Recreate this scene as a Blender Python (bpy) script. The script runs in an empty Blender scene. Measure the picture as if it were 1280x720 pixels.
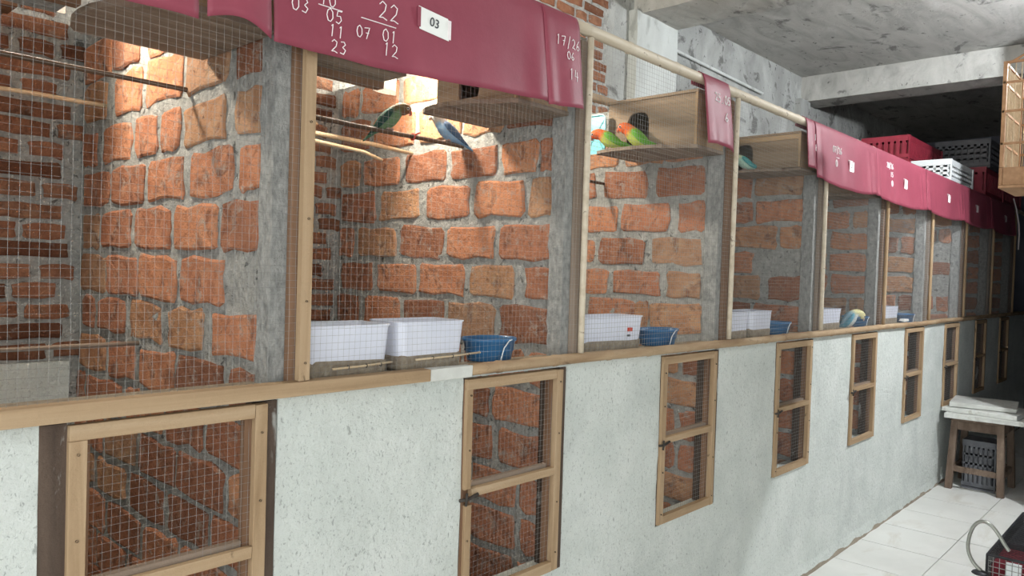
import bpy, bmesh, math, random
from mathutils import Vector, Matrix, noise
# ------------------------------------------------------------------ camera, light, exposure
S = bpy.context.scene
COL = S.collection
def rad(a): return a*math.pi/180
CAM_POS = Vector((0, -1.467, 1.5))
YAW, PITCH, ROLL, FPX = rad(47.137), rad(-1.279), rad(1.8165), 944.15
fw = Vector((math.sin(YAW)*math.cos(PITCH), math.cos(YAW)*math.cos(PITCH), math.sin(PITCH)))
rt0 = fw.cross(Vector((0, 0, 1))).normalized(); up0 = rt0.cross(fw)
rt = rt0*math.cos(ROLL)+up0*math.sin(ROLL); up = up0*math.cos(ROLL)-rt0*math.sin(ROLL)
cd = bpy.data.cameras.new('camera'); cam = bpy.data.objects.new('camera', cd); COL.objects.link(cam)
M4 = Matrix((rt, up, -fw)).transposed().to_4x4(); M4.translation = CAM_POS
cam.matrix_world = M4
cd.sensor_fit = 'HORIZONTAL'; cd.sensor_width = 36; cd.lens = FPX/1280*36; cd.clip_start = .02
S.camera = cam
W = bpy.data.worlds.new('daylight'); S.world = W; W.use_nodes = True
bg = W.node_tree.nodes['Background']; bg.inputs[0].default_value = (.97, 1.0, .985, 1); bg.inputs[1].default_value = 3.3
def light(name, typ, loc, energy, color=(1, 1, 1), size=.05, rot=None):
    l = bpy.data.lights.new(name, typ); l.energy = energy; l.color = color
    if typ == 'AREA': l.size = size
    else: l.shadow_soft_size = size
    o = bpy.data.objects.new(name, l); COL.objects.link(o); o.location = loc
    if rot: o.rotation_euler = rot
    return o
# the building is open to the daylight at its left end and along the first metres of its aisle side: portals guide the sky light in
def portal(loc, sx, sy, rot):
    p_ = light('daylight_opening', 'AREA', loc, 1, rot=rot); p_.data.shape = 'RECTANGLE'; p_.data.size = sx; p_.data.size_y = sy; p_.data.cycles.is_portal = True
portal((-3.0, -2.1, 1.63), 3.26, 4.2, (0, rad(-90), 0))
portal((-1.1, -4.3, 1.63), 3.8, 3.26, (rad(90), 0, 0))
vs = S.view_settings; vs.view_transform = 'Standard'; vs.look = 'None'; vs.gamma = 1; vs.use_curve_mapping = False
vs.exposure = 0.0
LAMP1 = (.59, .74, 2.28); LAMP2 = (1.62, .62, 2.24); LAMP3 = (2.12, .80, 2.36); CEIL_LAMP = (5.15, -1.55, 2.98)
random.seed(7)
R = random.Random(11)
# ------------------------------------------------------------------ layout constants (metres)
X0, PITCHX, NCAGE = .898, .994, 9
def PX(i): return X0+PITCHX*i          # upright i
def FX(i): return PX(i)-.050           # left brick face of partition i
YB = 1.25                               # back wall face
ZS, ZR, ZC = 1.243, 2.25, 3.27          # sill, rail, ceiling
# ------------------------------------------------------------------ materials
MATS = {}
def nn(nt, t, **kw):
    n = nt.nodes.new(t)
    for k, v in kw.items():
        if k in n.inputs: n.inputs[k].default_value = v
        else: setattr(n, k, v)
    return n
def ramp(nt, stops):
    r = nt.nodes.new('ShaderNodeValToRGB'); e = r.color_ramp.elements
    while len(e) < len(stops): e.new(.5)
    for k, (pos, c) in zip(e, stops): k.position = pos; k.color = (*c, 1)
    return r
def mat(name, stops, scale=(8, 8, 8), detail=6, rough=.8, bump=.0, bscale=60, metallic=0, spec=.3, dist=.0,
        spots=None, obj_random=None, trans=0, coat=0, attr=None):
    m = bpy.data.materials.new(name); m.use_nodes = True; nt = m.node_tree; L = nt.links
    b = nt.nodes['Principled BSDF']; b.inputs['Roughness'].default_value = rough; b.inputs['Metallic'].default_value = metallic
    b.inputs['Specular IOR Level'].default_value = spec
    if trans: b.inputs['Transmission Weight'].default_value = trans
    if coat: b.inputs['Coat Weight'].default_value = coat
    tc = nn(nt, 'ShaderNodeTexCoord'); mp = nn(nt, 'ShaderNodeMapping', Scale=scale); L.new(tc.outputs['Object'], mp.inputs[0])
    oi = nn(nt, 'ShaderNodeObjectInfo')
    ad = nn(nt, 'ShaderNodeVectorMath', operation='ADD'); sc = nn(nt, 'ShaderNodeMath', operation='MULTIPLY'); sc.inputs[1].default_value = 37
    L.new(oi.outputs['Random'], sc.inputs[0]); L.new(mp.outputs[0], ad.inputs[0]); L.new(sc.outputs[0], ad.inputs[1])
    nz = nn(nt, 'ShaderNodeTexNoise', Scale=1.0, Detail=detail, Roughness=.6, Distortion=dist); L.new(ad.outputs[0], nz.inputs['Vector'])
    r = ramp(nt, stops); L.new(nz.outputs['Fac'], r.inputs[0]); out = r.outputs[0]
    if obj_random:
        rr = ramp(nt, obj_random); L.new(oi.outputs['Random'], rr.inputs[0])
        mx = nn(nt, 'ShaderNodeMix', data_type='RGBA', blend_type='MULTIPLY'); mx.inputs[0].default_value = 1
        L.new(out, mx.inputs[6]); L.new(rr.outputs[0], mx.inputs[7]); out = mx.outputs[2]
    for sp in (spots or []):   # (noise scale vec, threshold lo, hi, colour, strength)
        mp2 = nn(nt, 'ShaderNodeMapping', Scale=sp[0]); L.new(tc.outputs['Object'], mp2.inputs[0])
        ad2 = nn(nt, 'ShaderNodeVectorMath', operation='ADD'); L.new(mp2.outputs[0], ad2.inputs[0]); L.new(sc.outputs[0], ad2.inputs[1])
        n2 = nn(nt, 'ShaderNodeTexNoise', Scale=1.0, Detail=5, Roughness=.65, Distortion=.6); L.new(ad2.outputs[0], n2.inputs['Vector'])
        r2 = ramp(nt, [(sp[1], (0, 0, 0)), (sp[2], (sp[4],)*3)]); L.new(n2.outputs['Fac'], r2.inputs[0])
        mx = nn(nt, 'ShaderNodeMix', data_type='RGBA'); L.new(r2.outputs[0], mx.inputs[0]); L.new(out, mx.inputs[6])
        mx.inputs[7].default_value = (*sp[3], 1); out = mx.outputs[2]
    if attr:
        at = nn(nt, 'ShaderNodeAttribute', attribute_name=attr)
        mx = nn(nt, 'ShaderNodeMix', data_type='RGBA', blend_type='MULTIPLY'); mx.inputs[0].default_value = 1
        L.new(at.outputs['Color'], mx.inputs[6]); L.new(out, mx.inputs[7]); out = mx.outputs[2]
    L.new(out, b.inputs['Base Color'])
    if bump:
        nb = nn(nt, 'ShaderNodeTexNoise', Scale=bscale, Detail=8, Roughness=.7); L.new(tc.outputs['Object'], nb.inputs['Vector'])
        bp = nn(nt, 'ShaderNodeBump', Strength=bump, Distance=.02); L.new(nb.outputs['Fac'], bp.inputs['Height']); L.new(bp.outputs[0], b.inputs['Normal'])
    MATS[name] = m; return m
mat('brick', [(.25, (.40, .165, .092)), (.5, (.58, .26, .155)), (.75, (.66, .34, .21))], (14, 14, 14), bump=.9, bscale=38, rough=.95, spec=.1,
    obj_random=[(0, (.50, .50, .52)), (.22, (.72, .70, .70)), (.45, (.95, .92, .90)), (.7, (1.10, 1.08, 1.0)), (.88, (.98, 1.18, 1.1)), (1, (.80, 1.05, 1.12))],
    spots=[((13, 13, 13), .54, .68, (.17, .075, .055), .8), ((30, 30, 30), .55, .68, (.46, .42, .37), .65), ((70, 70, 70), .62, .68, (.10, .06, .05), .7)])
mat('old_brick', [(.25, (.26, .115, .07)), (.5, (.40, .19, .118)), (.75, (.50, .27, .17))], (16, 16, 16), bump=.9, bscale=70, rough=.95, spec=.1,
    obj_random=[(0, (.45, .42, .42)), (.35, (.75, .72, .7)), (.7, (1.05, 1.0, .95)), (1, (.85, .9, .9))],
    spots=[((12, 12, 12), .56, .70, (.11, .06, .045), .8), ((24, 24, 24), .60, .72, (.38, .36, .33), .6)])
mat('mortar', [(.25, (.30, .30, .285)), (.5, (.46, .46, .44)), (.75, (.62, .62, .595))], (42, 42, 42), bump=1.0, bscale=55, rough=.95, spec=.1,
    spots=[((9, 9, 9), .56, .70, (.62, .62, .60), .7), ((34, 34, 34), .60, .66, (.085, .085, .08), .8)])
mat('cement', [(.25, (.24, .245, .24)), (.5, (.45, .455, .445)), (.75, (.62, .625, .605))], (60, 60, 34), bump=1.0, bscale=70, rough=.95, spec=.1)
mat('limewash', [(.25, (.62, .665, .635)), (.5, (.70, .74, .71)), (.75, (.77, .80, .775))], (5, 5, 5), bump=.7, bscale=40, rough=.85, spec=.2,
    spots=[((3.2, 3, 2.4), .50, .70, (.58, .62, .60), .75), ((95, 40, 48), .61, .66, (.22, .235, .23), .55), ((150, 90, 110), .59, .64, (.36, .385, .375), .65)])
mat('concrete', [(.2, (.28, .28, .265)), (.5, (.45, .45, .43)), (.8, (.57, .57, .545))], (1.6, 5.5, 3), bump=.8, bscale=22, rough=.9, spec=.15, dist=1.2,
    spots=[((3.0, 5, 5), .585, .65, (.13, .13, .125), .75), ((14, 22, 14), .64, .68, (.10, .10, .095), .8), ((1.1, 2.5, 2), .58, .72, (.62, .63, .61), .6)])
mat('concrete_wall', [(.2, (.20, .205, .20)), (.5, (.36, .37, .36)), (.8, (.50, .52, .51))], (3, 3, 2.2), bump=.8, bscale=26, rough=.9, spec=.15, dist=1.0,
    spots=[((5.0, 5, 6), .575, .64, (.11, .11, .105), .8), ((22, 22, 16), .62, .66, (.08, .08, .08), .8), ((1.6, 2, 1.2), .52, .66, (.58, .60, .59), .7)])
mat('column_plaster', [(.2, (.42, .44, .43)), (.6, (.58, .61, .60)), (.9, (.66, .68, .67))], (4, 4, 1.5), bump=.5, bscale=30, rough=.9, spec=.15,
    spots=[((7, 7, 3), .60, .70, (.25, .26, .25), .6)])
mat('dark_wall', [(.3, (.15, .165, .215)), (.7, (.21, .225, .28))], (3, 3, 3), bump=.3, rough=.9, spec=.1)
mat('tile', [(.3, (.72, .72, .69)), (.6, (.80, .80, .77)), (.8, (.85, .85, .83))], (3, 3, 3), rough=.35, spec=.4,
    spots=[((2.2, 5, 3), .55, .75, (.52, .47, .38), .55), ((40, 40, 40), .72, .76, (.25, .22, .18), .6)])
mat('grout', [(.3, (.25, .21, .165)), (.7, (.36, .31, .25))], (12, 12, 12), bump=.4, rough=.95)
def wood(name, a, b, c, axis, rough=.75, bump=.35, knots=True):
    s = [26, 26, 26]; s[axis] = 1.6
    k = [20, 20, 20]; k[axis] = 9
    mat(name, [(.25, a), (.5, b), (.75, c)], tuple(s), detail=5, rough=rough, bump=bump, bscale=55, spec=.2, dist=.8,
        spots=[(tuple(k), .70, .76, tuple(v*.28 for v in a), .8)] if knots else None)
for ax, nm in ((0, 'x'), (1, 'y'), (2, 'z')):
    wood('pale_wood_'+nm, (.28, .185, .105), (.40, .28, .17), (.49, .365, .24), ax)
    wood('brown_wood_'+nm, (.13, .07, .042), (.20, .115, .07), (.28, .17, .11), ax)
    wood('box_wood_'+nm, (.19, .135, .092), (.28, .208, .145), (.36, .275, .20), ax)
    wood('grey_wood_'+nm, (.17, .125, .095), (.26, .20, .155), (.36, .29, .235), ax)
mat('dark_jamb', [(.3, (.055, .038, .03)), (.7, (.12, .085, .065))], (30, 30, 3), rough=.8, bump=.4, spots=[((12, 12, 5), .62, .70, (.5, .52, .5), .6)])
mat('bamboo', [(.25, (.44, .37, .27)), (.5, (.58, .505, .395)), (.8, (.67, .61, .50))], (3, 30, 30), rough=.55, bump=.15, bscale=60, spec=.35,
    spots=[((26, 30, 30), .63, .68, (.14, .10, .07), .8)])
mat('old_bamboo', [(.25, (.26, .16, .09)), (.5, (.40, .28, .17)), (.8, (.52, .40, .27))], (4, 30, 30), rough=.7, bump=.3, bscale=60, spec=.3,
    spots=[((9, 20, 20), .60, .72, (.14, .085, .05), .75)])
mat('stick_dark', [(.3, (.075, .045, .03)), (.7, (.15, .095, .06))], (6, 40, 40), rough=.7, bump=.3)
mat('stick_pale', [(.3, (.50, .38, .24)), (.7, (.68, .55, .38))], (6, 40, 40), rough=.7, bump=.3)
mat('galvanised', [(.3, (.24, .24, .235)), (.7, (.34, .34, .33))], (40, 40, 40), rough=.55, metallic=.3, spec=.5)
mat('iron', [(.3, (.05, .045, .04)), (.7, (.10, .085, .075))], (30, 30, 30), rough=.6, metallic=.5)
mat('maroon_vinyl', [(.3, (.235, .045, .072)), (.6, (.275, .057, .088)), (.8, (.31, .072, .105))], (6, 6, 6), rough=.5, spec=.32, bump=.08, bscale=25)
mat('chalk', [(.3, (.78, .72, .74)), (.7, (.88, .83, .84))], (60, 60, 60), rough=.9)
mat('paper', [(.3, (.80, .82, .80)), (.7, (.86, .88, .86))], (20, 20, 20), rough=.7)
mat('ink', [(.3, (.02, .02, .03)), (.7, (.04, .04, .05))], rough=.6)
mat('tub_plastic', [(.3, (.66, .69, .80)), (.7, (.76, .78, .88))], (6, 6, 6), rough=.35, spec=.4)
mat('white_plastic', [(.3, (.74, .78, .80)), (.7, (.82, .85, .86))], (6, 6, 6), rough=.4, spec=.4)
mat('sand', [(.3, (.30, .24, .18)), (.6, (.45, .38, .29)), (.8, (.58, .50, .40))], (60, 60, 60), rough=1, bump=.8, bscale=160)
mat('blue_plastic', [(.3, (.022, .11, .26)), (.7, (.035, .15, .33))], (6, 6, 6), rough=.35, spec=.45)
mat('cyan_plastic', [(.3, (.20, .60, .68)), (.7, (.26, .68, .75))], (6, 6, 6), rough=.35, spec=.4)
mat('red_plastic', [(.3, (.45, .05, .03)), (.7, (.6, .08, .05))], (6, 6, 6), rough=.5)
mat('maroon_plastic', [(.3, (.22, .018, .035)), (.7, (.34, .035, .06))], (12, 12, 12), rough=.45, spec=.4)
mat('grey_plastic', [(.3, (.095, .10, .115)), (.7, (.15, .155, .17))], (12, 12, 12), rough=.5)
mat('board_white', [(.3, (.52, .53, .50)), (.6, (.66, .67, .64)), (.8, (.74, .75, .73))], (7, 7, 7), rough=.8, bump=.3,
    spots=[((6, 14, 8), .56, .70, (.33, .30, .25), .6)])
mat('stool_wood', [(.3, (.11, .075, .055)), (.6, (.20, .145, .11)), (.8, (.28, .21, .16))], (20, 20, 3), rough=.85, bump=.5)
mat('cage_wood', [(.3, (.34, .18, .09)), (.6, (.46, .27, .15)), (.8, (.56, .36, .22))], (4, 30, 30), rough=.5, bump=.2)
mat('black_wire', [(.3, (.015, .016, .018)), (.7, (.04, .04, .045))], (20, 20, 20), rough=.45, metallic=.3)
mat('strap_metal', [(.3, (.28, .29, .26)), (.7, (.40, .41, .37))], (10, 10, 10), rough=.35, metallic=.6)
mat('cloth_red', [(.3, (.10, .008, .015)), (.7, (.18, .018, .03))], (20, 20, 20), rough=.9, bump=.4)
mat('feather', [(.3, (.82, .82, .82)), (.7, (1.05, 1.05, 1.05))], (160, 160, 160), rough=.75, bump=.25, bscale=320, attr='Col')
mat('beak_red', [(.3, (.45, .10, .06)), (.7, (.55, .16, .10))], rough=.4)
mat('beak_pale', [(.3, (.60, .42, .34)), (.7, (.7, .52, .42))], rough=.4)
mat('eye', [(.3, (.008, .008, .008)), (.7, (.012, .012, .012))], rough=.1)
mat('eye_ring', [(.3, (.75, .75, .72)), (.7, (.8, .8, .78))], rough=.6)
mat('foot', [(.3, (.40, .28, .25)), (.7, (.5, .36, .32))], rough=.7)
def emis(name, col, s):
    m = bpy.data.materials.new(name); m.use_nodes = True; b = m.node_tree.nodes['Principled BSDF']
    b.inputs['Base Color'].default_value = (*col, 1); b.inputs['Emission Color'].default_value = (*col, 1); b.inputs['Emission Strength'].default_value = s
    MATS[name] = m
emis('bulb_glow_warm', (1, .90, .74), 30); emis('bulb_glow', (.95, .98, 1), 30)
# ------------------------------------------------------------------ builders
class MB:
    def __init__(s): s.v = []; s.f = []
    def add(s, vs, fs):
        n = len(s.v); s.v += [tuple(v) for v in vs]; s.f += [tuple(i+n for i in f) for f in fs]; return s
    def box(s, x0, x1, y0, y1, z0, z1, j=0, rnd=R):
        vs = [(x, y, z) for x in (x0, x1) for y in (y0, y1) for z in (z0, z1)]
        if j: vs = [tuple(c+rnd.uniform(-j, j) for c in v) for v in vs]
        return s.add(vs, [(0, 1, 3, 2), (4, 6, 7, 5), (0, 4, 5, 1), (2, 3, 7, 6), (0, 2, 6, 4), (1, 5, 7, 3)])
    def bar(s, a, b, w, h, upv=(0, 0, 1)):
        a = Vector(a); b = Vector(b); d = (b-a).normalized(); u = Vector(upv)
        if abs(d.dot(u)) > .98: u = Vector((1, 0, 0))
        r = d.cross(u).normalized(); u = r.cross(d)
        vs = [p+r*(sx*w/2)+u*(sz*h/2) for p in (a, b) for sx in (-1, 1) for sz in (-1, 1)]
        return s.add(vs, [(0, 1, 3, 2), (4, 6, 7, 5), (0, 4, 5, 1), (2, 3, 7, 6), (0, 2, 6, 4), (1, 5, 7, 3)])
    def tube(s, path, rads, n=8, cap=True):
        path = [Vector(p) for p in path]
        if not hasattr(rads, '__len__'): rads = [rads]*len(path)
        vs = []; fs = []; prev = None
        for k, p in enumerate(path):
            d = (path[min(k+1, len(path)-1)]-path[max(k-1, 0)]).normalized()
            if prev is None:
                u = Vector((0, 0, 1)) if abs(d.z) < .9 else Vector((1, 0, 0))
                u = (u-d*u.dot(d)).normalized()
            else: u = (prev-d*prev.dot(d)).normalized()
            prev = u; w = d.cross(u)
            for q in range(n):
                a = 2*math.pi*q/n; vs.append(p+(u*math.cos(a)+w*math.sin(a))*rads[k])
        for k in range(len(path)-1):
            for q in range(n):
                q2 = (q+1) % n; fs.append((k*n+q, k*n+q2, (k+1)*n+q2, (k+1)*n+q))
        if cap: fs.append(tuple(range(n-1, -1, -1))); fs.append(tuple((len(path)-1)*n+q for q in range(n)))
        return s.add(vs, fs)
    def lathe(s, prof, n=20, c=(0, 0, 0), sx=1, sy=1):
        vs = []; fs = []
        for r, z in prof:
            for q in range(n):
                a = 2*math.pi*q/n; vs.append((c[0]+r*math.cos(a)*sx, c[1]+r*math.sin(a)*sy, c[2]+z))
        for k in range(len(prof)-1):
            for q in range(n):
                q2 = (q+1) % n; fs.append((k*n+q, k*n+q2, (k+1)*n+q2, (k+1)*n+q))
        return s.add(vs, fs)
    def mesh(s, name, m, smooth=False):
        me = bpy.data.meshes.new(name); me.from_pydata(s.v, [], s.f); me.update()
        if m: me.materials.append(MATS[m])
        if smooth: me.shade_smooth()
        return me
    def build(s, name, m, parent=None, loc=(0, 0, 0), smooth=False, bevel=0):
        o = bpy.data.objects.new(name, s.mesh(name, m, smooth)); COL.objects.link(o); o.location = loc
        if parent: o.parent = parent
        if bevel:
            b = o.modifiers.new('bevel', 'BEVEL'); b.width = bevel; b.segments = 2; b.limit_method = 'ANGLE'
        return o
def link(name, me, parent=None, loc=(0, 0, 0)):
    o = bpy.data.objects.new(name, me); COL.objects.link(o); o.location = loc
    if parent: o.parent = parent
    return o
def tag(o, label=None, cat=None, group=None, kind=None):
    if label: o['label'] = label
    if cat: o['category'] = cat
    if group: o['group'] = group
    if kind: o['kind'] = kind
    return o
def thing(name, label, cat, loc=(0, 0, 0), group=None, rz=0):
    o = bpy.data.objects.new(name, None); COL.objects.link(o); o.location = loc; o.rotation_euler.z = rz; o.empty_display_size = .05
    return tag(o, label, cat, group)
def struct(o): o['kind'] = 'structure'; return o
def nz(x, y, z=0, s=1.0): return noise.noise(Vector((x*s, y*s, z*s)))
# ------------------------------------------------------------------ structure
def frange(a, b, step, extra=()):
    n = max(1, round((b-a)/step)); L = [a+(b-a)*k/n for k in range(n+1)]
    for e in extra:
        if a < e < b:
            k = min(range(len(L)), key=lambda q: abs(L[q]-e))
            if abs(L[k]-e) < step*.45 and 0 < k < len(L)-1 and L[k] not in extra: L[k] = e
            else: L.append(e)
    return sorted(set(L))
def grid_solid(us, vs, keep, front, back, mp):
    nu, nv = len(us), len(vs); idx = {}; V = []; F = []
    def vid(i, j, s):
        k = (i, j, s)
        if k not in idx:
            idx[k] = len(V); V.append(mp(us[i], vs[j], front(us[i], vs[j]) if s == 0 else back))
        return idx[k]
    K = [[keep((us[i]+us[i+1])/2, (vs[j]+vs[j+1])/2) for j in range(nv-1)] for i in range(nu-1)]
    g = lambda i, j: 0 <= i < nu-1 and 0 <= j < nv-1 and K[i][j]
    for i in range(nu-1):
        for j in range(nv-1):
            if not K[i][j]: continue
            F.append((vid(i, j, 0), vid(i+1, j, 0), vid(i+1, j+1, 0), vid(i, j+1, 0)))
            F.append((vid(i, j, 1), vid(i, j+1, 1), vid(i+1, j+1, 1), vid(i+1, j, 1)))
            if not g(i-1, j): F.append((vid(i, j, 0), vid(i, j+1, 0), vid(i, j+1, 1), vid(i, j, 1)))
            if not g(i+1, j): F.append((vid(i+1, j+1, 0), vid(i+1, j, 0), vid(i+1, j, 1), vid(i+1, j+1, 1)))
            if not g(i, j-1): F.append((vid(i+1, j, 0), vid(i, j, 0), vid(i, j, 1), vid(i+1, j, 1)))
            if not g(i, j+1): F.append((vid(i, j+1, 0), vid(i+1, j+1, 0), vid(i+1, j+1, 1), vid(i, j+1, 1)))
    b = MB(); b.v = V; b.f = F; return b
def brick_mesh(w, h, proud, rnd, m, axis):
    """irregular hand-made brick, w x h face centred on the origin, looking along -axis"""
    pts = []
    c = min(w, h)*.10
    base = [(-w/2+c, -h/2), (-w*.15, -h/2), (w*.18, -h/2), (w/2-c, -h/2), (w/2, -h/2+c), (w/2, 0), (w/2, h/2-c), (w/2-c, h/2), (w*.16, h/2), (-w*.2, h/2), (-w/2+c, h/2), (-w/2, h/2-c), (-w/2, 0), (-w/2, -h/2+c)]
    j = min(.0075, h*.08)
    tilt = rnd.uniform(-.03, .03)
    for u, v in base: pts.append((u+rnd.uniform(-j, j), v+rnd.uniform(-j, j)+tilt*u))
    n = len(pts); V = []; F = []
    def P(u, v, d): return (d, u, v) if axis == 'x' else (u, d, v)
    for u, v in pts: V.append(P(u, v, .03))
    for u, v in pts: V.append(P(u, v, -proud*.45))
    for u, v in pts: V.append(P(u*(1-.012/w), v*(1-.012/h), -proud+rnd.uniform(-.0012, .0012)))
    V.append(P(0, 0, -proud+rnd.uniform(-.002, .003)))
    for k in range(n):
        k2 = (k+1) % n
        F.append((k, k2, n+k2, n+k)); F.append((n+k, n+k2, 2*n+k2, 2*n+k)); F.append((2*n+k, 2*n+k2, 3*n))
    if axis == 'x': F = [tuple(reversed(f)) for f in F]
    b = MB(); b.v = V; b.f = F
    return b.mesh('brick', m)
# floor and tiles
fl = struct(MB().box(-3, 10.4, -4.3, 1.35, -.12, -.012).build('floor', 'grout'))
TS = .42; tile = MB().box(-TS/2+.0025, TS/2-.0025, -TS/2+.0025, TS/2-.0025, -.0121, 0).mesh('tile', 'tile')
for i in range(-2, 24):
    for j in range(0, 5):
        x = .21+TS*i+.01; y = -.215-TS*j
        if x > 10.1: continue
        link('tile', tile, fl, (x, y, R.uniform(-.0008, .0008)))
# ceiling with its cross beams
cl = struct(grid_solid(frange(-3, 10.4, .2), frange(-4.3, 1.35, .2), lambda u, v: True, lambda u, v: ZC+.012*nz(u, v, 0, 1.3), ZC+.15, lambda u, v, d: (u, v, d)).build('ceiling', 'concrete'))
bm_ = grid_solid(frange(-4.3, 1.25, .1), frange(3.055, 3.27, .05), lambda u, v: True, lambda u, v: 6.545+.006*nz(u, v, 0, 4), 6.85, lambda u, v, d: (d, u, v))
struct(bm_.build('ceiling_beam', 'concrete'))
struct(grid_solid(frange(-4.3, 1.25, .1), frange(3.95, 4.36, .07), lambda u, v: True, lambda u, v: 3.115+.01*nz(u, v, 2, 4), 3.28, lambda u, v, d: (v, u, d)).build('ceiling_beam', 'concrete'))
# back wall
wb = struct(grid_solid(frange(-3, 10.4, .045), frange(0, ZC+.02, .045), lambda u, v: True,
    lambda u, v: YB+.006*nz(u, v, 1, 9)+.004*nz(u, v, 3, 25) - (.012 if u > 3.74 else 0), YB+.12, lambda u, v, d: (u, d, v)).build('wall_back', 'concrete_wall'))
wb.data.materials.append(MATS['mortar'])
for pgn in wb.data.polygons:
    if pgn.center.x < 3.7+.05*nz(pgn.center.x, pgn.center.z, 5, 6): pgn.material_index = 1
back_lib = [brick_mesh(w, .046, .007, R, 'old_brick', 'y') for w in (.10, .12, .15, .18, .19, .20, .20, .21) for _ in range(2)]
back_w = [w for w in (.10, .12, .15, .18, .19, .20, .20, .21) for _ in range(2)]
def back_bricks(x0, x1, z0, z1, short=False):
    z = z0; row = 0
    while z < z1:
        x = x0-(.0 if row % 2 else .07)
        while x < x1-.05:
            k = R.randrange(0, 8 if short else 16); w = back_w[k]
            if x+w > x1: 
                k = 0; w = back_w[0]
            if x+w <= x1+.01 and x > x0-.01 or (x+w/2 > x0):
                link('brick', back_lib[k], wb, (x+w/2, YB-.001+R.uniform(-.002, .002), z+R.uniform(-.004, .004)))
            x += w+R.uniform(.014, .03)
        z += .0635; row += 1
back_bricks(.22, .835, 1.20, 2.32)
back_bricks(1.30, 1.83, 1.10, 2.32)
back_bricks(2.62, 3.70, 2.22, 3.26, True)
struct(grid_solid(frange(-.3, .815, .04), frange(.0, 1.165, .04), lambda u, v: True, lambda u, v: YB-.022+.003*nz(u, v, 1, 6), YB+.02, lambda u, v, d: (u, d, v)).build('plaster_patch', 'limewash', wb))
# column in the back wall
struct(grid_solid(frange(3.90, 4.37, .04), frange(0, 3.13, .05), lambda u, v: True, lambda u, v: YB-.075+.006*nz(u, v, 4, 7), YB+.05, lambda u, v, d: (u, d, v)).build('wall_column', 'column_plaster'))
struct(grid_solid(frange(6.42, 6.62, .04), frange(0, 3.06, .05), lambda u, v: True, lambda u, v: YB-.07+.006*nz(u, v, 4, 7), YB+.05, lambda u, v, d: (u, d, v)).build('wall_column', 'concrete_wall'))
# conduit along the concrete wall
pc = MB().tube([(4.42, YB-.03, 3.005), (5.1, YB-.03, 2.99), (5.75, YB-.03, 2.975)], .011, 8).build('conduit_pipe', 'column_plaster', wb)
# other walls of the place, and one added out of view to block light
struct(MB().box(10.4, 10.5, -4.3, 1.35, 0, ZC+.1).build('wall_far', 'dark_wall'))
struct(MB().box(-3.1, -3, 0, 1.35, 0, ZC).build('wall_left', 'concrete_wall'))
struct(MB().box(.8, 10.4, -4.4, -4.3, 0, ZC+.1).build('wall_right', 'concrete_wall'))
struct(MB().box(6.0, 10.4, -.90, -.76, 0, ZC+.05).build('wall_light_blocker', 'dark_wall'))  # unseen wall added to cast the far cages and room into shade
# low limewashed front wall with the door openings
doors = []
for i in range(NCAGE):
    x0, x1 = PX(i)-.487, PX(i)-.045
    if i == 0: x0 = .400
    doors.append((x0, x1))
ex = [e for d in doors for e in d]
def in_open(u, v): return .575 < v < 1.208 and any(a < u < b for a, b in doors)
wf = struct(grid_solid(frange(-1.2, 9.86, .03, ex), frange(0, 1.236, .03, (.575, 1.208)), lambda u, v: not in_open(u, v),
    lambda u, v: .004+.0035*nz(u, v, 0, 5)+.0018*nz(u, v, 1, 22)-(.012*max(0, 1-v/.06)), .10, lambda u, v, d: (u, d, v)).build('wall_front', 'limewash'))
wf.data.materials.append(MATS['sand'])
for pgn in wf.data.polygons:
    if pgn.center.z > 1.23 and abs(pgn.normal.z) > .8: pgn.material_index = 1
# dirt skirting of mortar at the foot of the wall
struct(grid_solid(frange(-1.2, 9.86, .05), frange(0, .02, .01), lambda u, v: True, lambda u, v: -.013+.007*nz(u, v, 2, 8)+.004*nz(u, v, 4, 40)+v*.6, .02, lambda u, v, d: (u, d, v)).build('baseboard_front', 'grout'))
for i, (a, b) in enumerate(doors):
    MB().box(b-.030, b-.001, .004, .085, .577, 1.206, .001).build('door_jamb', 'dark_jamb', wf)
    w = .044 if i == 0 else .008
    MB().box(a+.001, a+w, .004, .085, .577, 1.206, .001).build('door_jamb', 'dark_jamb', wf)
# brick partitions between the cages
P1 = [(2.06,2.17,[(0.997,1.235),(0.784,0.986),(0.499,0.724),(0.255,0.476),(0.101,0.21)]),
  (1.925,2.045,[(1.033,1.22),(0.764,0.958),(0.496,0.734),(0.249,0.47),(0.095,0.217)]),
  (1.79,1.895,[(1.105,1.22),(0.832,1.048),(0.648,0.799),(0.509,0.622),(0.258,0.481),(0.082,0.21)]),
  (1.662,1.77,[(0.997,1.213),(0.735,0.975),(0.479,0.704),(0.223,0.441),(0.084,0.185)]),
  (1.53,1.64,[(1.08,1.223),(0.824,1.045),(0.556,0.785),(0.29,0.525),(0.081,0.269)]),
  (1.395,1.508,[(1.02,1.229),(0.768,0.998),(0.509,0.749),(0.256,0.482)]),
  (1.278,1.378,[(1.105,1.197),(0.856,1.059),(0.602,0.811),(0.35,0.548),(0.075,0.305)]),
  (1.15,1.255,[(1.003,1.227),(0.771,0.963),(0.514,0.74),(0.251,0.49),(0.057,0.211)]),
  (1.03,1.13,[(1.183,1.402),(0.864,1.153),(0.741,0.831),(0.576,0.718),(0.341,0.555),(0.115,0.311)]),
  (0.905,1.01,[(1.166,1.304),(1.019,1.146),(0.759,0.982),(0.501,0.727),(0.225,0.474),(0.079,0.192)]),
  (0.79,0.885,[(1.08,1.254),(0.826,1.041),(0.557,0.793),(0.299,0.529),(0.103,0.276)]),
  (0.66,0.77,[(1.184,1.358),(0.978,1.163),(0.714,0.951),(0.468,0.683),(0.202,0.442)])]
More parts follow.
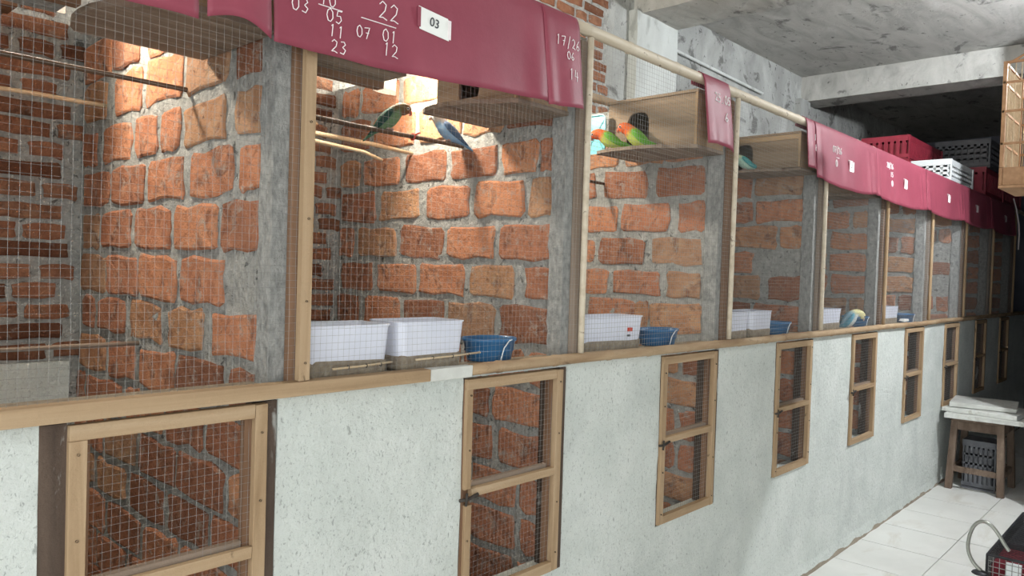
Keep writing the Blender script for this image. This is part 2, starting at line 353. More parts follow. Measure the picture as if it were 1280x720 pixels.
P2 = [(2.12,2.225,[(1.131,1.286),(0.87,1.104),(0.601,0.841),(0.375,0.576),(0.163,0.353)]),
  (1.97,2.095,[(1.051,1.289),(0.766,1.02),(0.509,0.739),(0.303,0.494),(0.079,0.282)]),
  (1.825,1.93,[(1.111,1.274),(0.851,1.081),(0.583,0.816),(0.328,0.558),(0.147,0.298),(0.059,0.132)]),
  (1.682,1.8,[(1.0,1.234),(0.734,0.967),(0.459,0.687),(0.197,0.426),(0.066,0.174)]),
  (1.54,1.655,[(1.144,1.287),(0.863,1.099),(0.59,0.834),(0.327,0.565),(0.06,0.299)]),
  (1.408,1.515,[(1.007,1.221),(0.732,0.975),(0.473,0.715),(0.232,0.44),(0.061,0.18)]),
  (1.265,1.385,[(1.091,1.275),(0.833,1.051),(0.572,0.808),(0.318,0.547),(0.065,0.29)]),
  (1.13,1.24,[(0.99,1.234),(0.729,0.96),(0.485,0.702),(0.368,0.461),(0.183,0.345),(0.063,0.158)])]
P3 = [(1.988,2.1,[(0.738,0.916),(0.532,0.696),(0.298,0.493),(0.105,0.284)]),
  (1.845,1.965,[(0.656,0.874),(0.373,0.607),(0.092,0.329)]),
  (1.69,1.815,[(0.761,0.885),(0.528,0.735),(0.255,0.5),(0.086,0.211)]),
  (1.55,1.66,[(0.652,0.843),(0.375,0.619),(0.093,0.331)]),
  (1.41,1.52,[(0.567,0.801),(0.291,0.54),(0.094,0.255)]),
  (1.26,1.385,[(0.699,0.867),(0.416,0.674),(0.349,0.409),(0.088,0.334)])]
P4 = [(1.935,2.05,[(0.503,0.624),(0.357,0.48),(0.085,0.342)]),
  (1.80,1.915,[(0.506,0.602),(0.355,0.482),(0.073,0.334)]),
  (1.665,1.78,[(0.484,0.613),(0.214,0.461),(0.078,0.193)]),
  (1.535,1.645,[(0.502,0.574),(0.34,0.486)]),
  (1.392,1.515,[(0.501,0.601),(0.294,0.48),(0.066,0.249)]),
  (1.27,1.372,[(0.495,0.562),(0.344,0.475),(0.077,0.329)])]
def random_rows(i, z0, z1, depth=1.2, cover=.0):
    rnd = random.Random(100+i); rows = []; z = z0
    while z < z1-.08:
        h = rnd.uniform(.10, .12); y = .085+rnd.choice((0, .11)); L = []
        if y > .15: L.append((.085, y-.025))
        while y < depth-.1:
            w = rnd.uniform(.19, .235)
            if rnd.random() > cover: L.append((y, min(y+w, depth)))
            y += w+rnd.uniform(.02, .035)
        rows.append((z, z+h, L)); z += h+rnd.uniform(.022, .034)
    return rows
ROWS = {0: P1+random_rows(0, .02, .52)+random_rows(20, .545, .64), 1: random_rows(1, .02, 1.12)+P2, 2: random_rows(2, .02, 1.24)+P3, 3: random_rows(3, .02, 1.25, .9)+P4}
for i in range(NCAGE):
    X = FX(i); st = .02 if i < 3 else .035
    topz = 2.245
    pw = grid_solid(frange(.030, YB+.02, st), frange(-.01, topz, st), lambda u, v: True,
        lambda u, v: X+.0008+.0045*nz(u, v, 3*i, 16)+.003*nz(u, v, 7*i, 45), X+.07, lambda u, v, d: (d, u, v))
    pw.f = [tuple(reversed(f)) for f in pw.f]
    pw = struct(pw.build('wall_partition', 'mortar'))
    rows = ROWS.get(i) or random_rows(i, .6, 2.2, .62 if i > 4 else .85, .07 if i > 4 else 0)
    rnd = random.Random(300+i)
    for z0, z1, L in rows:
        for y0, y1 in L:
            y1 = min(y1, YB-.005)
            if y1-y0 < .03: continue
            me = brick_mesh(y1-y0, z1-z0, rnd.uniform(.003, .009), rnd, 'brick', 'x')
            link('brick', me, pw, (X, (y0+y1)/2, (z0+z1)/2))
    # smoothed cement edge towards the aisle
    def yw(v, k): return .088+.008*nz(v, k, 0, 9)+.006*nz(v, k, 5, 30)
    zs = frange(-.005, topz, .03); V = []; F = []
    for z in zs:
        a = yw(z, i)
        V += [(X-.010+.002*nz(z, i, 0, 20), .0215, z), (X-.010+.002*nz(z, i, 3, 20), a-.010, z), (X+.004, a, z), (X+.076, a, z), (X+.076, .0215, z)]
    for k in range(len(zs)-1):
        for q in range(5):
            q2 = (q+1) % 5; F.append((k*5+q, (k+1)*5+q, (k+1)*5+q2, k*5+q2))
    F += [(4, 3, 2, 1, 0), tuple(len(V)-5+q for q in range(5))]
    b = MB(); b.v = V; b.f = [tuple(reversed(f)) for f in F]; b.build('cement_edge', 'cement', pw)
# right-hand side of the partition left of the first cage, mostly out of view
struct(MB().box(FX(-1), FX(-1)+.07, .045, YB+.02, 0, 2.24).build('wall_partition', 'mortar'))
# ------------------------------------------------------------------ cage fronts
def bamboo(name, x0, x1, y, z, r, m, label, cat='pole', rnd=R, node=.24, wob=.004):
    path = []; rads = []; x = x0; nxt = x0+node*.6
    xs = sorted(set([x0, x1]+[x0+(x1-x0)*k/max(2, int((x1-x0)/.08)) for k in range(int((x1-x0)/.08)+1)]))
    k = x0+node*rnd.uniform(.3, .9); nodes = []
    while k < x1: nodes.append(k); k += node*rnd.uniform(.8, 1.25)
    P = []
    for x in xs:
        if all(abs(x-n) > .02 for n in nodes): P.append((x, r))
    for n in nodes: P += [(n-.012, r*.97), (n-.004, r*1.13), (n+.002, r*.95), (n+.007, r*1.10), (n+.016, r*.98)]
    P = sorted(p for p in P if x0 <= p[0] <= x1)
    path = [(x, y+wob*nz(x, y, z, 1.7), z+wob*nz(x, y, z+9, 1.7)) for x, _ in P]; rads = [q for _, q in P]
    o = MB().tube(path, rads, 12).build(name, m, smooth=True)
    return tag(o, label, cat)
# sill: planed batten, limewashed stub, then a long bamboo pole
tag(MB().box(-.6, 1.262, -.024, .006, 1.213, 1.246, .0015).build('sill_batten', 'pale_wood_x', bevel=.002), 'pale planed timber batten along the top of the low white wall', 'batten')
tag(MB().box(1.264, 1.412, -.022, .006, 1.213, 1.244, .0015).build('sill_stub', 'board_white', bevel=.002), 'short whitewashed timber stub between planed batten and bamboo sill pole', 'batten')
bamboo('bamboo_pole', 1.414, 9.8, -.007, 1.231, .0165, 'old_bamboo', 'long brown bamboo pole along the top of the low white wall')
bamboo('bamboo_rail', 1.80, 9.8, -.004, 2.258, .0185, 'bamboo', 'thick cream bamboo rail along the top of the cages')
bamboo('bamboo_rail', -.6, 1.79, -.004, 2.258, .0175, 'bamboo', 'cream bamboo rail running behind the large chalked maroon curtain')
bamboo('bamboo_pole', -.6, 9.8, .53, 2.2615, .018, 'old_bamboo', 'brown bamboo pole laid across the tops of the brick partitions')
nail_me = MB().lathe([(0, -.003), (.0026, -.002), (.0026, .001)], 8).mesh('nail', 'iron')
UPL = ['pale upright batten and brown post between steel-perch cage and two-bird cage', 'upright post between the two-bird cage and the cyan tray cage',
       'upright post beside the narrow maroon strip and its orange-faced birds', 'upright post between the nest-hole bird cage and the yellow-headed bird cage',
       'upright post between the yellow-headed bird and the last white tub', 'next upright post past the yellow-headed bird cage and its neighbour', 'upright post above the stool with white slabs',
       'upright post just past the stool, under the dim end of the valance', 'last upright post at the dim far end of the cages']
for i in range(NCAGE):
    X = PX(i); t = thing('cage_upright', UPL[i], 'post', (X, 0, 0))
    MB().box(-.024, .012, .002, .0205, 1.238, 2.228, .0006).build('post', 'brown_wood_z' if i % 2 == 0 else 'grey_wood_z', t, bevel=.002)
    lean = .004*((i*7) % 3-1)
    b = MB(); n = 8; w = .0125 if i == 0 else .0105
    if i in (0,):
        b.box(-.010, .016, -.020, -.004, 1.246, 2.06, .001)
    else:
        path = [(.003+lean*k/n+.0025*nz(i, k), -.012, 1.249+(2.236-1.249)*k/n) for k in range(n+1)]
        b.tube(path, [w*(1+.08*nz(k, i, 4)) for k in range(n+1)], 10)
    sl = b.build('batten', 'pale_wood_z' if i == 0 else ('bamboo' if i < 4 else 'pale_wood_z'), t, smooth=i != 0)
    if i == 0:
        for z in (1.285, 1.42, 1.60, 1.81, 1.99):
            o = link('nail', nail_me, sl, (.004, -.0215, z)); o.rotation_euler.x = rad(90)
# welded wire mesh
def mesh_panel(x0, x1, z0, z1, y, pitch, r, rnd, sub=.12):
    b = MB(); jit = .0016
    def wob(x, z): return y+.004*nz(x, z, 0, 3.5), .0022*nz(x, z, 6, 7)
    nx = int((x1-x0)/pitch); nz_ = int((z1-z0)/pitch)
    seg = max(2, int((z1-z0)/sub))
    for k in range(nx+1):
        x = x0+k*pitch; path = []
        dx = rnd.uniform(-jit, jit)*.5
        for q in range(seg+1):
            z = z0+(z1-z0)*q/seg; yy, o = wob(x, z); path.append((x+dx+o, yy, z))
        b.tube(path, r, 4, cap=False)
    seg = max(2, int((x1-x0)/sub))
    for k in range(nz_+1):
        z = z0+k*pitch; path = []
        dz = rnd.uniform(-jit, jit)*.5
        for q in range(seg+1):
            x = x0+(x1-x0)*q/seg; yy, o = wob(x, z); path.append((x, yy+.001, z+dz+o))
        b.tube(path, r, 4, cap=False)
    return b
ML = ['galvanised wire mesh across the cage with the steel perch', 'galvanised wire mesh across the cage with two birds on a perch', 'galvanised wire mesh across the cage with the cyan tray',
      'galvanised wire mesh across the cage with a bird in its nest hole', 'galvanised wire mesh across the cage with the yellow-headed bird', 'galvanised wire mesh across the cage with the last white tub',
      'wire mesh across the first cage past the last white tub', 'dim wire mesh across the cage above the white slabs', 'dim wire mesh across the last cage at the far end']
for i in range(NCAGE):
    r = .00027 if i < 2 else (.00044 if i < 4 else .0005)
    b = mesh_panel(PX(i-1)+.004 if i else -.3, PX(i)-.001, 1.244, 2.243, -.003, .0158, r, R)
    tag(b.build('wire_mesh_panel', 'galvanised'), ML[i], 'wire mesh')
# doors
DL = ['wide wooden mesh door below the steel-perch cage, in a broad dark jamb', 'mesh door below the cage with two birds, one stile broken at the latch', 'mesh door below the cage with the cyan tray',
      'mesh door below the cage with a bird in its nest hole', 'mesh door below the yellow-headed bird', 'mesh door below the last white tub', 'mesh door behind the white slabs on the stool',
      'dim mesh door next past the stool', 'dim mesh door at the far end of the white wall']
for i, (a, b) in enumerate(doors):
    x0 = a+(.044 if i == 0 else .004); x1 = b-.028; w = x1-x0; z0, z1 = .581, 1.204; mid = .892
    t = thing('cage_door', DL[i], 'door', (x0, 0, z0)); h = z1-z0; sw = .029; yf, yb = -.008, .012
    wz = 'pale_wood_z'; wx = 'pale_wood_x'
    def st(px0, px1, pz0, pz1, nm, m): return MB().box(px0, px1, yf, yb, pz0, pz1, .0012).build(nm, m, t, bevel=.0015)
    if i == 1:
        s1 = st(0, sw*.8, mid-z0+.012, h-sw, 'stile', wz); st(.006, sw, 0, mid-z0-.032, 'stile', wz)
        MB().box(-.003, .010, .002, .016, 0, h-.01, .001).build('back_stile', 'brown_wood_z', t)
    else: s1 = st(0, sw, 0, h-sw, 'stile', wz)
    s2 = st(w-sw, w, 0, h-.001, 'stile', wz)
    st(0, w-sw-.001, h-sw, h, 'top_rail', wx); st(sw+.001, w-sw-.001, 0, sw, 'bottom_rail', wx)
    st(sw+.001, w-sw-.001, mid-z0-.012, mid-z0+.011, 'middle_rail', wx if i else wx)
    MB().box(sw*.3, sw+.012, .013, .030, .01, h-.01, .001).build('back_batten', 'brown_wood_z', t)
    MB().box(w-sw-.014, w-sw*.3, .013, .030, .01, h-.01, .001).build('back_batten', 'brown_wood_z', t)
    MB().box(sw+.014, w-sw-.016, .013, .030, mid-z0+.004, mid-z0+.022, .001).build('back_batten', 'grey_wood_x', t)
    m = mesh_panel(sw*.6, w-sw*.6, .012, h-.012, .0125, .0158, .0003 if i < 2 else .00036, R).build('wire_mesh', 'galvanised', t); m['kind'] = 'stuff'
    for sx in (sw/2, w-sw/2):
        for zz in (.04, .2, .42, h-.05):
            if i > 3: continue
            o = link('nail', nail_me, t, (sx, yf-.0015, zz+R.uniform(-.02, .02))); o.rotation_euler.x = rad(90)
    lt = MB().tube([(-.022, -.014, mid-z0-.010), (.005, -.016, mid-z0-.012), (.045, -.015, mid-z0-.004)], .0048, 8)
    lt.tube([(.0, -.016, mid-z0-.028), (-.002, -.020, mid-z0-.010), (.002, -.016, mid-z0+.006)], .0035, 8)
    lt.build('latch', 'iron', t, smooth=True)
# ------------------------------------------------------------------ maroon curtains
GL = {'0': [[(.5, 1), (.15, .8), (.05, .45), (.25, .05), (.6, 0), (.9, .3), (.85, .75), (.5, 1)]],
 '1': [[(.35, .85), (.55, 1), (.45, 0)]], '2': [[(.1, .8), (.4, 1), (.8, .85), (.7, .5), (.1, .05), (.5, .1), (.95, 0)]],
 '3': [[(.15, .95), (.6, 1), (.8, .8), (.4, .55), (.85, .35), (.6, .02), (.1, .08)]], '4': [[(.25, 1), (.1, .4), (.9, .42)], [(.7, .85), (.65, 0)]],
 '5': [[(.9, .98), (.3, .95), (.2, .55), (.7, .6), (.85, .3), (.5, 0), (.1, .1)]], '6': [[(.7, 1), (.25, .6), (.1, .2), (.5, 0), (.85, .25), (.5, .48), (.15, .3)]],
 '7': [[(.05, .9), (.85, 1), (.4, 0)], [(.3, .5), (.75, .52)]], '8': [[(.5, .55), (.15, .8), (.5, 1), (.85, .8), (.5, .55), (.1, .25), (.5, 0), (.9, .25), (.5, .55)]],
 '/': [[(.8, 1.15), (.15, -.2)]], '-': [[(-.1, .5), (1.1, .5)]], '.': [[(.45, .05), (.55, .0)]],
 'o': [[(.5, 1.2), (-.1, .9), (-.25, .4), (.1, -.1), (.7, -.15), (1.2, .3), (1.1, .9), (.5, 1.2)]]}
def curtain(name, x0, x1, zb, folds, label, group=None, seed=0, flare=.018, writing=(), card=None, ztop=2.277, taper=0, yoff=0):
    """vinyl sheet hung over the rail; zb: bottom height as a function of 0..1 along; folds: list of (x, width, depth)"""
    K = (1.467-.042)/1.467; x0 *= K; x1 *= K; folds = [(a*K, b*K, c) for a, b, c in folds]; zb0 = zb; zb = lambda u: 1.5+(zb0(u)-1.5)*K
    K2 = .986; writing = [(w0, w1*K2, 1.5+(w2-1.5)*K2, w3, w4) for w0, w1, w2, w3, w4 in writing]
    if card: card = (card[0]*K2, 1.5+(card[1]-1.5)*K2, *card[2:])
    def surf(x, z):
        t = max(0, min(1, (ztop-z)/.3)); y = -.026-yoff-flare*t
        for fx, fwid, fd in folds:
            y -= fd*t*math.exp(-((x-fx)/fwid)**2)
        y -= .005*t*nz(x, z, seed, 4)+.003*t*nz(x, 0, seed+3, 14)
        return y
    nx = max(10, int((x1-x0)/.012)); V = []; F = []
    top = [(.026, -.022), (.026, -.012), (.016, .016), (-.004, .0225), (-.020, .012)]     # wraps over the rail: (y, dz from rail centre)
    nzv = 16; nr = len(top)+nzv+1
    for k in range(nx+1):
        u = k/nx; x = x0+(x1-x0)*u; b = zb(u)+.003*nz(x, 0, seed, 9)
        for yy, dz in top: V.append((x, yy-yoff*.3, 2.258+dz))
        for q in range(nzv+1):
            z = 2.258+(b-2.258)*q/nzv; xx = x+taper*(q/nzv)*(1 if u > .5 else -1)*abs(u-.5)*2
            V.append((xx, surf(x, z) if q else -.0245-yoff, z))
    for k in range(nx):
        for q in range(nr-1): F.append((k*nr+q, k*nr+q+1, (k+1)*nr+q+1, (k+1)*nr+q))
    mb = MB(); mb.v = V; mb.f = F
    o = mb.build(name, 'maroon_vinyl', smooth=True); tag(o, label, 'curtain', group)
    so = o.modifiers.new('thick', 'SOLIDIFY'); so.thickness = .0016; so.offset = 1
    for txt, X, Z, hgt, wr in writing:
        b = MB(); cw = hgt*.62; cx = X-cw*len(txt)*.62
        for ch in txt:
            for stroke in GL.get(ch, []):
                pts = []
                for (u, v), (u2, v2) in zip(stroke, stroke[1:]):
                    for s in range(4): pts.append((u+(u2-u)*s/4, v+(v2-v)*s/4))
                pts.append(stroke[-1])
                P = []
                for u, v in pts:
                    x = cx+u*cw+v*hgt*.08; z = Z-hgt/2+v*hgt; P.append((x, surf(x, z)-.0032, z))
                b.tube(P, wr, 5)
            cx += cw*1.24
        b.build('chalk_writing', 'chalk', o)
    if card:
        X, Z, w, h, txt, rot = card
        c = MB(); n = 4; V = []; F = []
        for k in range(n+1):
            for q in range(2):
                x = X-w/2+w*k/n; z = Z-h/2+h*q-(x-X)*rot; V.append((x, surf(x, z)-.0035, z))
        for k in range(n): F.append((2*k, 2*k+2, 2*k+3, 2*k+1))
        c.v = V; c.f = F; co = c.build('number_card', 'paper', o)
        so = co.modifiers.new('thick', 'SOLIDIFY'); so.thickness = .001
        if txt:
            cu = bpy.data.curves.new('digits', 'FONT'); cu.body = txt; cu.size = h*.55; cu.align_x = 'CENTER'; cu.align_y = 'CENTER'; cu.extrude = .0004
            tmp = bpy.data.objects.new('tmp', cu); COL.objects.link(tmp); dg = bpy.context.evaluated_depsgraph_get()
            me = bpy.data.meshes.new_from_object(tmp.evaluated_get(dg)); bpy.data.objects.remove(tmp)
            me.name = 'digits'; me.materials.clear(); me.materials.append(MATS['ink'])
            d = link('digits', me, co, (X, surf(X, Z)-.0055, Z)); d.rotation_euler = (rad(90), math.atan(rot), 0)
            slope = (surf(X+w/2, Z)-surf(X-w/2, Z))/w
            d.rotation_euler.z = math.atan(slope)
        for sx in (-1, 1):   # tape strips and staples at the card's sides
            tp = MB(); x = X+sx*(w/2+.002)
            tp.box(x-.005, x+.005, surf(x, Z)-.0058, surf(x, Z)-.0042, Z-h*.42-(x-X)*rot, Z+h*.42-(x-X)*rot); tp.build('tape', 'chalk' if sx > 0 else 'maroon_vinyl', co)
    return o
curtain('vinyl_curtain', -.25, .655, lambda u: 1.968, [(.6, .08, .01)], 'maroon vinyl curtain over the steel-perch cage, next to the short curling flap', seed=1)
curtain('vinyl_curtain', .672, .808, lambda u: 1.978-.012*u+.018*math.sin(u*3.1), [(.75, .05, .012)], 'short maroon vinyl flap with a curling lower edge beside the large chalked curtain', seed=2, flare=.024)
BIG = [('03', .868, 2.052, .03, .0011), ('10', .938, 2.083, .028, .0011), ('05', .953, 2.050, .029, .0011), ('11', .957, 2.017, .027, .0011), ('23', .962, 1.983, .028, .0011),
       ('22', 1.104, 2.100, .042, .0013), ('07', 1.030, 2.034, .027, .0011), ('01', 1.104, 2.043, .029, .0011), ('12', 1.106, 2.010, .031, .0011),
       ('-', .945, 2.066, .08, .0012), ('-', 1.078, 2.067, .13, .0012)]
big = curtain('vinyl_curtain', .818, 1.705, lambda u: 1.966+.028*u-.006*math.sin(u*5), [(1.45, .2, .014), (1.66, .05, .016)],
    'large maroon vinyl curtain with chalked numbers and a white 03 card', seed=3, flare=.02, writing=BIG, card=(1.240, 2.108, .092, .056, '03', .10))
curtain('vinyl_curtain', 1.690, 1.862, lambda u: 1.992+.016*u, [(1.71, .02, .012), (1.80, .05, .012)], 'narrow maroon vinyl flap chalked 17/26 06 14 at the end of the large curtain', seed=4, flare=.03, yoff=.002,
    writing=[('17/26', 1.772, 2.190, .030, .0012), ('06', 1.776, 2.150, .024, .0012), ('14', 1.786, 2.094, .034, .0012)])
curtain('vinyl_curtain', 2.655, 2.868, lambda u: 2.022-.012*u+.01*math.sin(3*u), [(2.7, .04, .012), (2.82, .03, .008)], 'single narrow maroon vinyl strip hung on the bare bamboo rail', seed=5, flare=.03,
    writing=[('25.05', 2.75, 2.205, .034, .0023), ('6', 2.77, 2.135, .034, .0023)])
VAL = [(3.668, 3.785, 2.055, 'narrow maroon flap at the start of the long valance, beside the nest-hole bird cage', [('111', 3.73, 2.20, .03, .002), ('8', 3.715, 2.15, .03, .002)], None),
       (3.770, 4.690, 2.015, 'maroon valance sheet chalked with a date above the yellow-headed bird', [('07/26', 3.985, 2.175, .032, .0022), ('-', 3.985, 2.135, .05, .002), ('1', 3.965, 2.105, .026, .002), ('o', 3.965, 2.105, .026, .002)], (4.165, 2.113, .062, .06, '3', 0)),
       (4.680, 5.760, 2.012, 'maroon valance sheet chalked with two numbers above the last white tub', [('20/26', 4.87, 2.205, .032, .0024), ('15', 4.90, 2.155, .03, .0024), ('2', 4.90, 2.10, .026, .0024), ('o', 4.90, 2.10, .026, .0024)], (5.156, 2.125, .062, .062, '', 0)),
       (5.750, 6.760, 2.012, 'maroon valance sheet below the white crate', [], (6.192, 2.130, .06, .06, '', 0)),
       (6.750, 7.800, 2.012, 'dim maroon valance sheet below the ribbed crates', [], (7.109, 2.130, .06, .06, '', 0)),
       (7.790, 8.900, 2.012, 'last maroon valance sheet at the dark far end', [], (8.25, 2.130, .06, .06, '', 0))]
for k, (a, b, z, lab, wr, cd_) in enumerate(VAL):
    n = 0 if b-a < .3 else 1
    curtain('valance_sheet', a, b, (lambda z: lambda u: z-.035*math.sin(u*3.14)*(.8 if b-a > .3 else .1))(z), [(a+.05, .03, .012), (b-.06, .03, .014), (b-.14, .02, .010), ((a+b)/2, .2, .014)] if n else [((a+b)/2, .03, .012)],
        lab, seed=10+k, flare=.02, writing=wr, card=cd_, yoff=.0035*(k % 2))
# ------------------------------------------------------------------ nest boxes
def holed_panel(w, h, hc, hw, hh, th):
    """panel in (y, z) from 0,0 to w,h with an arched opening; thickness th along x (front at x = 0)"""
    cy, cz = hc; corners = [math.atan2(z-cz, y-cy) for y in (0, w) for z in (0, h)]
    A = sorted(set([round(-math.pi+2*math.pi*k/28, 5) for k in range(28)]+[round(c, 5) for c in corners])); V = []; F = []
    def ray(a, x0, x1, y0, y1):
        dx, dy = math.cos(a), math.sin(a); t = 1e9
        if dx > 1e-9: t = min(t, x1/dx)
        if dx < -1e-9: t = min(t, x0/dx)
        if dy > 1e-9: t = min(t, y1/dy)
        if dy < -1e-9: t = min(t, y0/dy)
        return t
    for a in A:
        t = ray(a, -cy, w-cy, -cz, h-cz); o = (cy+t*math.cos(a), cz+t*math.sin(a))
        s = ray(a, -hw/2, hw/2, -hh/2, hh/2)
        if math.sin(a) > 0:
            e = 1/((abs(math.cos(a))/(hw/2))**3+(abs(math.sin(a))/(hh/2))**3)**(1/3); s = min(s, e)
        i = (cy+s*math.cos(a), cz+s*math.sin(a))
        V += [(0, *o), (0, *i), (th, *i), (th, *o)]
    n = len(A)
    for k in range(n):
        k2 = (k+1) % n
        for q in range(4): F.append((k*4+q, k*4+(q+1) % 4, k2*4+(q+1) % 4, k2*4+q))
    b = MB(); b.v = V; b.f = F; return b
def nest_box(i, label, xf, y0, y1, z0, z1, hole=None, plat=.1, tip=.3, m='box_wood_y', lid=True):
    xb = FX(i)-.012; t = thing('nest_box', label, 'nest box', (xf, y0, z0)); d = xb-xf; w = y1-y0; h = z1-z0; th = .010
    if hole: holed_panel(w, h, (hole[0]-y0, hole[1]-z0), hole[2], hole[3], th).build('front_panel', m, t)
    else: MB().box(0, th, 0, w, 0, h).build('front_panel', m, t)
    MB().box(th+.001, d, 0, th, 0, h).build('side_panel', 'pale_wood_x', t); MB().box(th+.001, d, w-th, w, 0, h).build('side_panel', 'box_wood_x', t)
    MB().box(d-.012, d, th+.001, w-th-.001, 0, h).build('back_panel', m, t)
    if lid: MB().box(-.006, d, -.004, w+.004, h+.001, h+.012).build('lid', 'box_wood_y', t)
    # bottom board running out as a landing platform with a rounded tip
    pts = [(d, -.004), (d, w+.004), (0, w+.006)]
    c = w*tip+w*.45
    for k in range(9):
        a = math.pi*(.5-k/8); pts.append((-plat+.05-(.05)*math.cos(a), c*.62+w*.18+ (w*.40)*math.sin(a)))
    pts.append((0, -.004)); n = len(pts)
    b = MB(); b.v = [(x, y, -.001) for x, y in pts]+[(x, y, -.014) for x, y in pts]
    b.f = [tuple(range(n)), tuple(range(2*n-1, n-1, -1))]+[(k, n+k, n+(k+1) % n, (k+1) % n) for k in range(n)]
    b.build('bottom_board', 'grey_wood_x', t)
    MB().box(-.006, -.0005, -.002, .008, 0, h, .0005).build('corner_strip', 'pale_wood_z', t)
    return t
nest_box(0, 'wooden nest box behind the short maroon flap, its underside showing', .62, .02, .36, 2.005, 2.20, plat=.10)
nest_box(1, 'wooden nest box behind the large chalked curtain with a rounded landing board', 1.60, .02, .37, 2.000, 2.20, (.225, 2.075, .09, .10), plat=.085)
nest_box(2, 'wooden nest box with an arched dark hole and two orange-faced birds on its board', 2.612, .012, .43, 2.012, 2.212, (.283, 2.100, .105, .130), plat=.10)
b4 = nest_box(3, 'wooden nest box with a pale turquoise bird in its hole', 3.600, .012, .40, 2.046, 2.205, (.300, 2.112, .095, .126), plat=.03)
MB().box(-.008, -.0005, .002, .385, .135, .158).build('top_strip', 'pale_wood_y', b4)
nest_box(4, 'wooden nest box peeping out below the valance above the yellow-headed bird', 4.60, .02, .40, 2.02, 2.20, None, plat=.04)
# boxes on the left-hand sides, seen from below
def left_box(x0, x1, y0, y1, z0, z1, label, m):
    t = thing('nest_box', label, 'nest box', (x0, y0, z0)); w, d, h = x1-x0, y1-y0, z1-z0
    MB().box(0, w, 0, d, 0, .012).build('bottom_board', m, t); MB().box(0, w, 0, .010, .013, h).build('side_panel', 'pale_wood_x', t)
    MB().box(0, w, d-.01, d, .013, h).build('side_panel', 'box_wood_x', t); MB().box(w-.01, w, .011, d-.011, .013, h).build('front_panel', 'box_wood_y', t)
    MB().box(-.0, w+.006, -.004, d+.004, h+.001, h+.012).build('lid', 'box_wood_x', t)
    MB().box(.0, w, d*.5, d*.5+.03, -.018, -.001).build('bearer', 'brown_wood_x', t)
left_box(.925, 1.185, .010, .190, 1.972, 2.19, 'wooden nest box under the chalked numbers, showing its underside above the branch perch', 'grey_wood_x')
left_box(.06, .505, .014, .33, 2.01, 2.20, 'nest box with a grey cement-coloured underside in the steel-perch cage', 'cement')
# roof boards at the back of the first two cages
for xa, xb, lab in ((-.1, .60, 'dark board laid across the back of the steel-perch cage'), (.93, 1.40, 'dark board laid across the back of the two-bird cage')):
    for k in range(2):
        tag(MB().box(xa, xb, 1.00+.11*k, 1.10+.11*k, 2.19+.012*k, 2.21+.012*k, .002).build('roof_board', 'brown_wood_x'), lab, 'board', 'roof boards over ' + ('first cage' if xa < 0 else 'second cage'))
# ------------------------------------------------------------------ perches
def blob(r, rnd, m, parent, loc):
    b = MB(); b.lathe([(.002, -r*.5), (r*.75, -r*.4), (r, 0), (r*.6, r*.5), (.002, r*.7)], 10)
    b.v = [(v[2]*.8, v[0]*(1+rnd.uniform(-.2, .2)), v[1]*(1+rnd.uniform(-.2, .2))) for v in b.v]
    return b.build('mortar_socket', m, parent, loc, smooth=True)
def perch(label, x0, x1, y, z, r, m, sag=0, name='perch', dy=0, socket=True):
    n = 10; o = MB().tube([(x0+(x1-x0)*k/n, y+dy*k/n+.003*nz(k, y, z, .7), z-sag*math.sin(k/n*math.pi)+.003*nz(k, z, y, .6)) for k in range(n+1)],
        [r*(1+.1*nz(k, y, 3, .9)) for k in range(n+1)], 8).build(name, m, smooth=True)
    tag(o, label, 'perch')
    if socket: blob(.026, R, 'mortar', o, (x1+.004, y+dy, z))
    return o
perch('dark steel rod perch high in the cage with the grey-bottomed nest box', -.12, .853, .462, 1.934, .0062, 'stick_dark')
perch('thin pale cane perch close to the back wall of the steel-perch cage', -.12, .853, 1.035, 1.966, .0065, 'stick_pale')
perch('grey stick perch low down in the steel-perch cage', -.12, .853, .752, 1.262, .0062, 'grey_wood_x')
perch('dark stick perch with the green and the blue bird', .92, 1.846, .50, 1.936, .0075, 'stick_dark')
t = thing('branch_perch', 'pale forked branch perch behind the green bird', 'perch', (1.0, .80, 1.945))
MB().tube([(-.07, 0, .012), (.15, .01, .020), (.40, .0, .005), (.66, -.01, .0), (.848, -.02, -.012)], [.011, .010, .009, .008, .007], 9).build('branch', 'stick_pale', t, smooth=True)
MB().tube([(.10, .02, .015), (.30, .06, .03), (.46, .10, .048), (.50, .10, .06)], [.008, .007, .006, .007], 8).build('twig', 'stick_pale', t, smooth=True)
MB().tube([(-.05, -.05, -.020), (.30, -.04, -.025), (.62, -.02, -.035), (.70, -.02, -.055)], [.008, .008, .007, .006], 8).build('twig', 'stick_pale', t, smooth=True)
blob(.026, R, 'mortar', t, (.852, -.02, -.012))
perch('short dark stick perch in the cage with the cyan tray', 2.0, 2.846, .605, 1.915, .007, 'stick_dark')
perch('dark stick perch in the cage with the nest-hole bird', 3.0, 3.84, .55, 1.80, .007, 'stick_dark')
tie = thing('red_tie', 'small red twist tie knotted on the dark perch between the two birds', 'tie', (1.612, .50, 1.936))
MB().tube([(0, math.cos(a)*.0105, math.sin(a)*.0105) for a in [k*.7 for k in range(10)]], .0035, 6).build('loop', 'red_plastic', tie, smooth=True)
MB().tube([(0, -.010, .004), (.012, -.014, .012), (.020, -.012, .014)], .003, 6).build('end', 'red_plastic', tie, smooth=True)
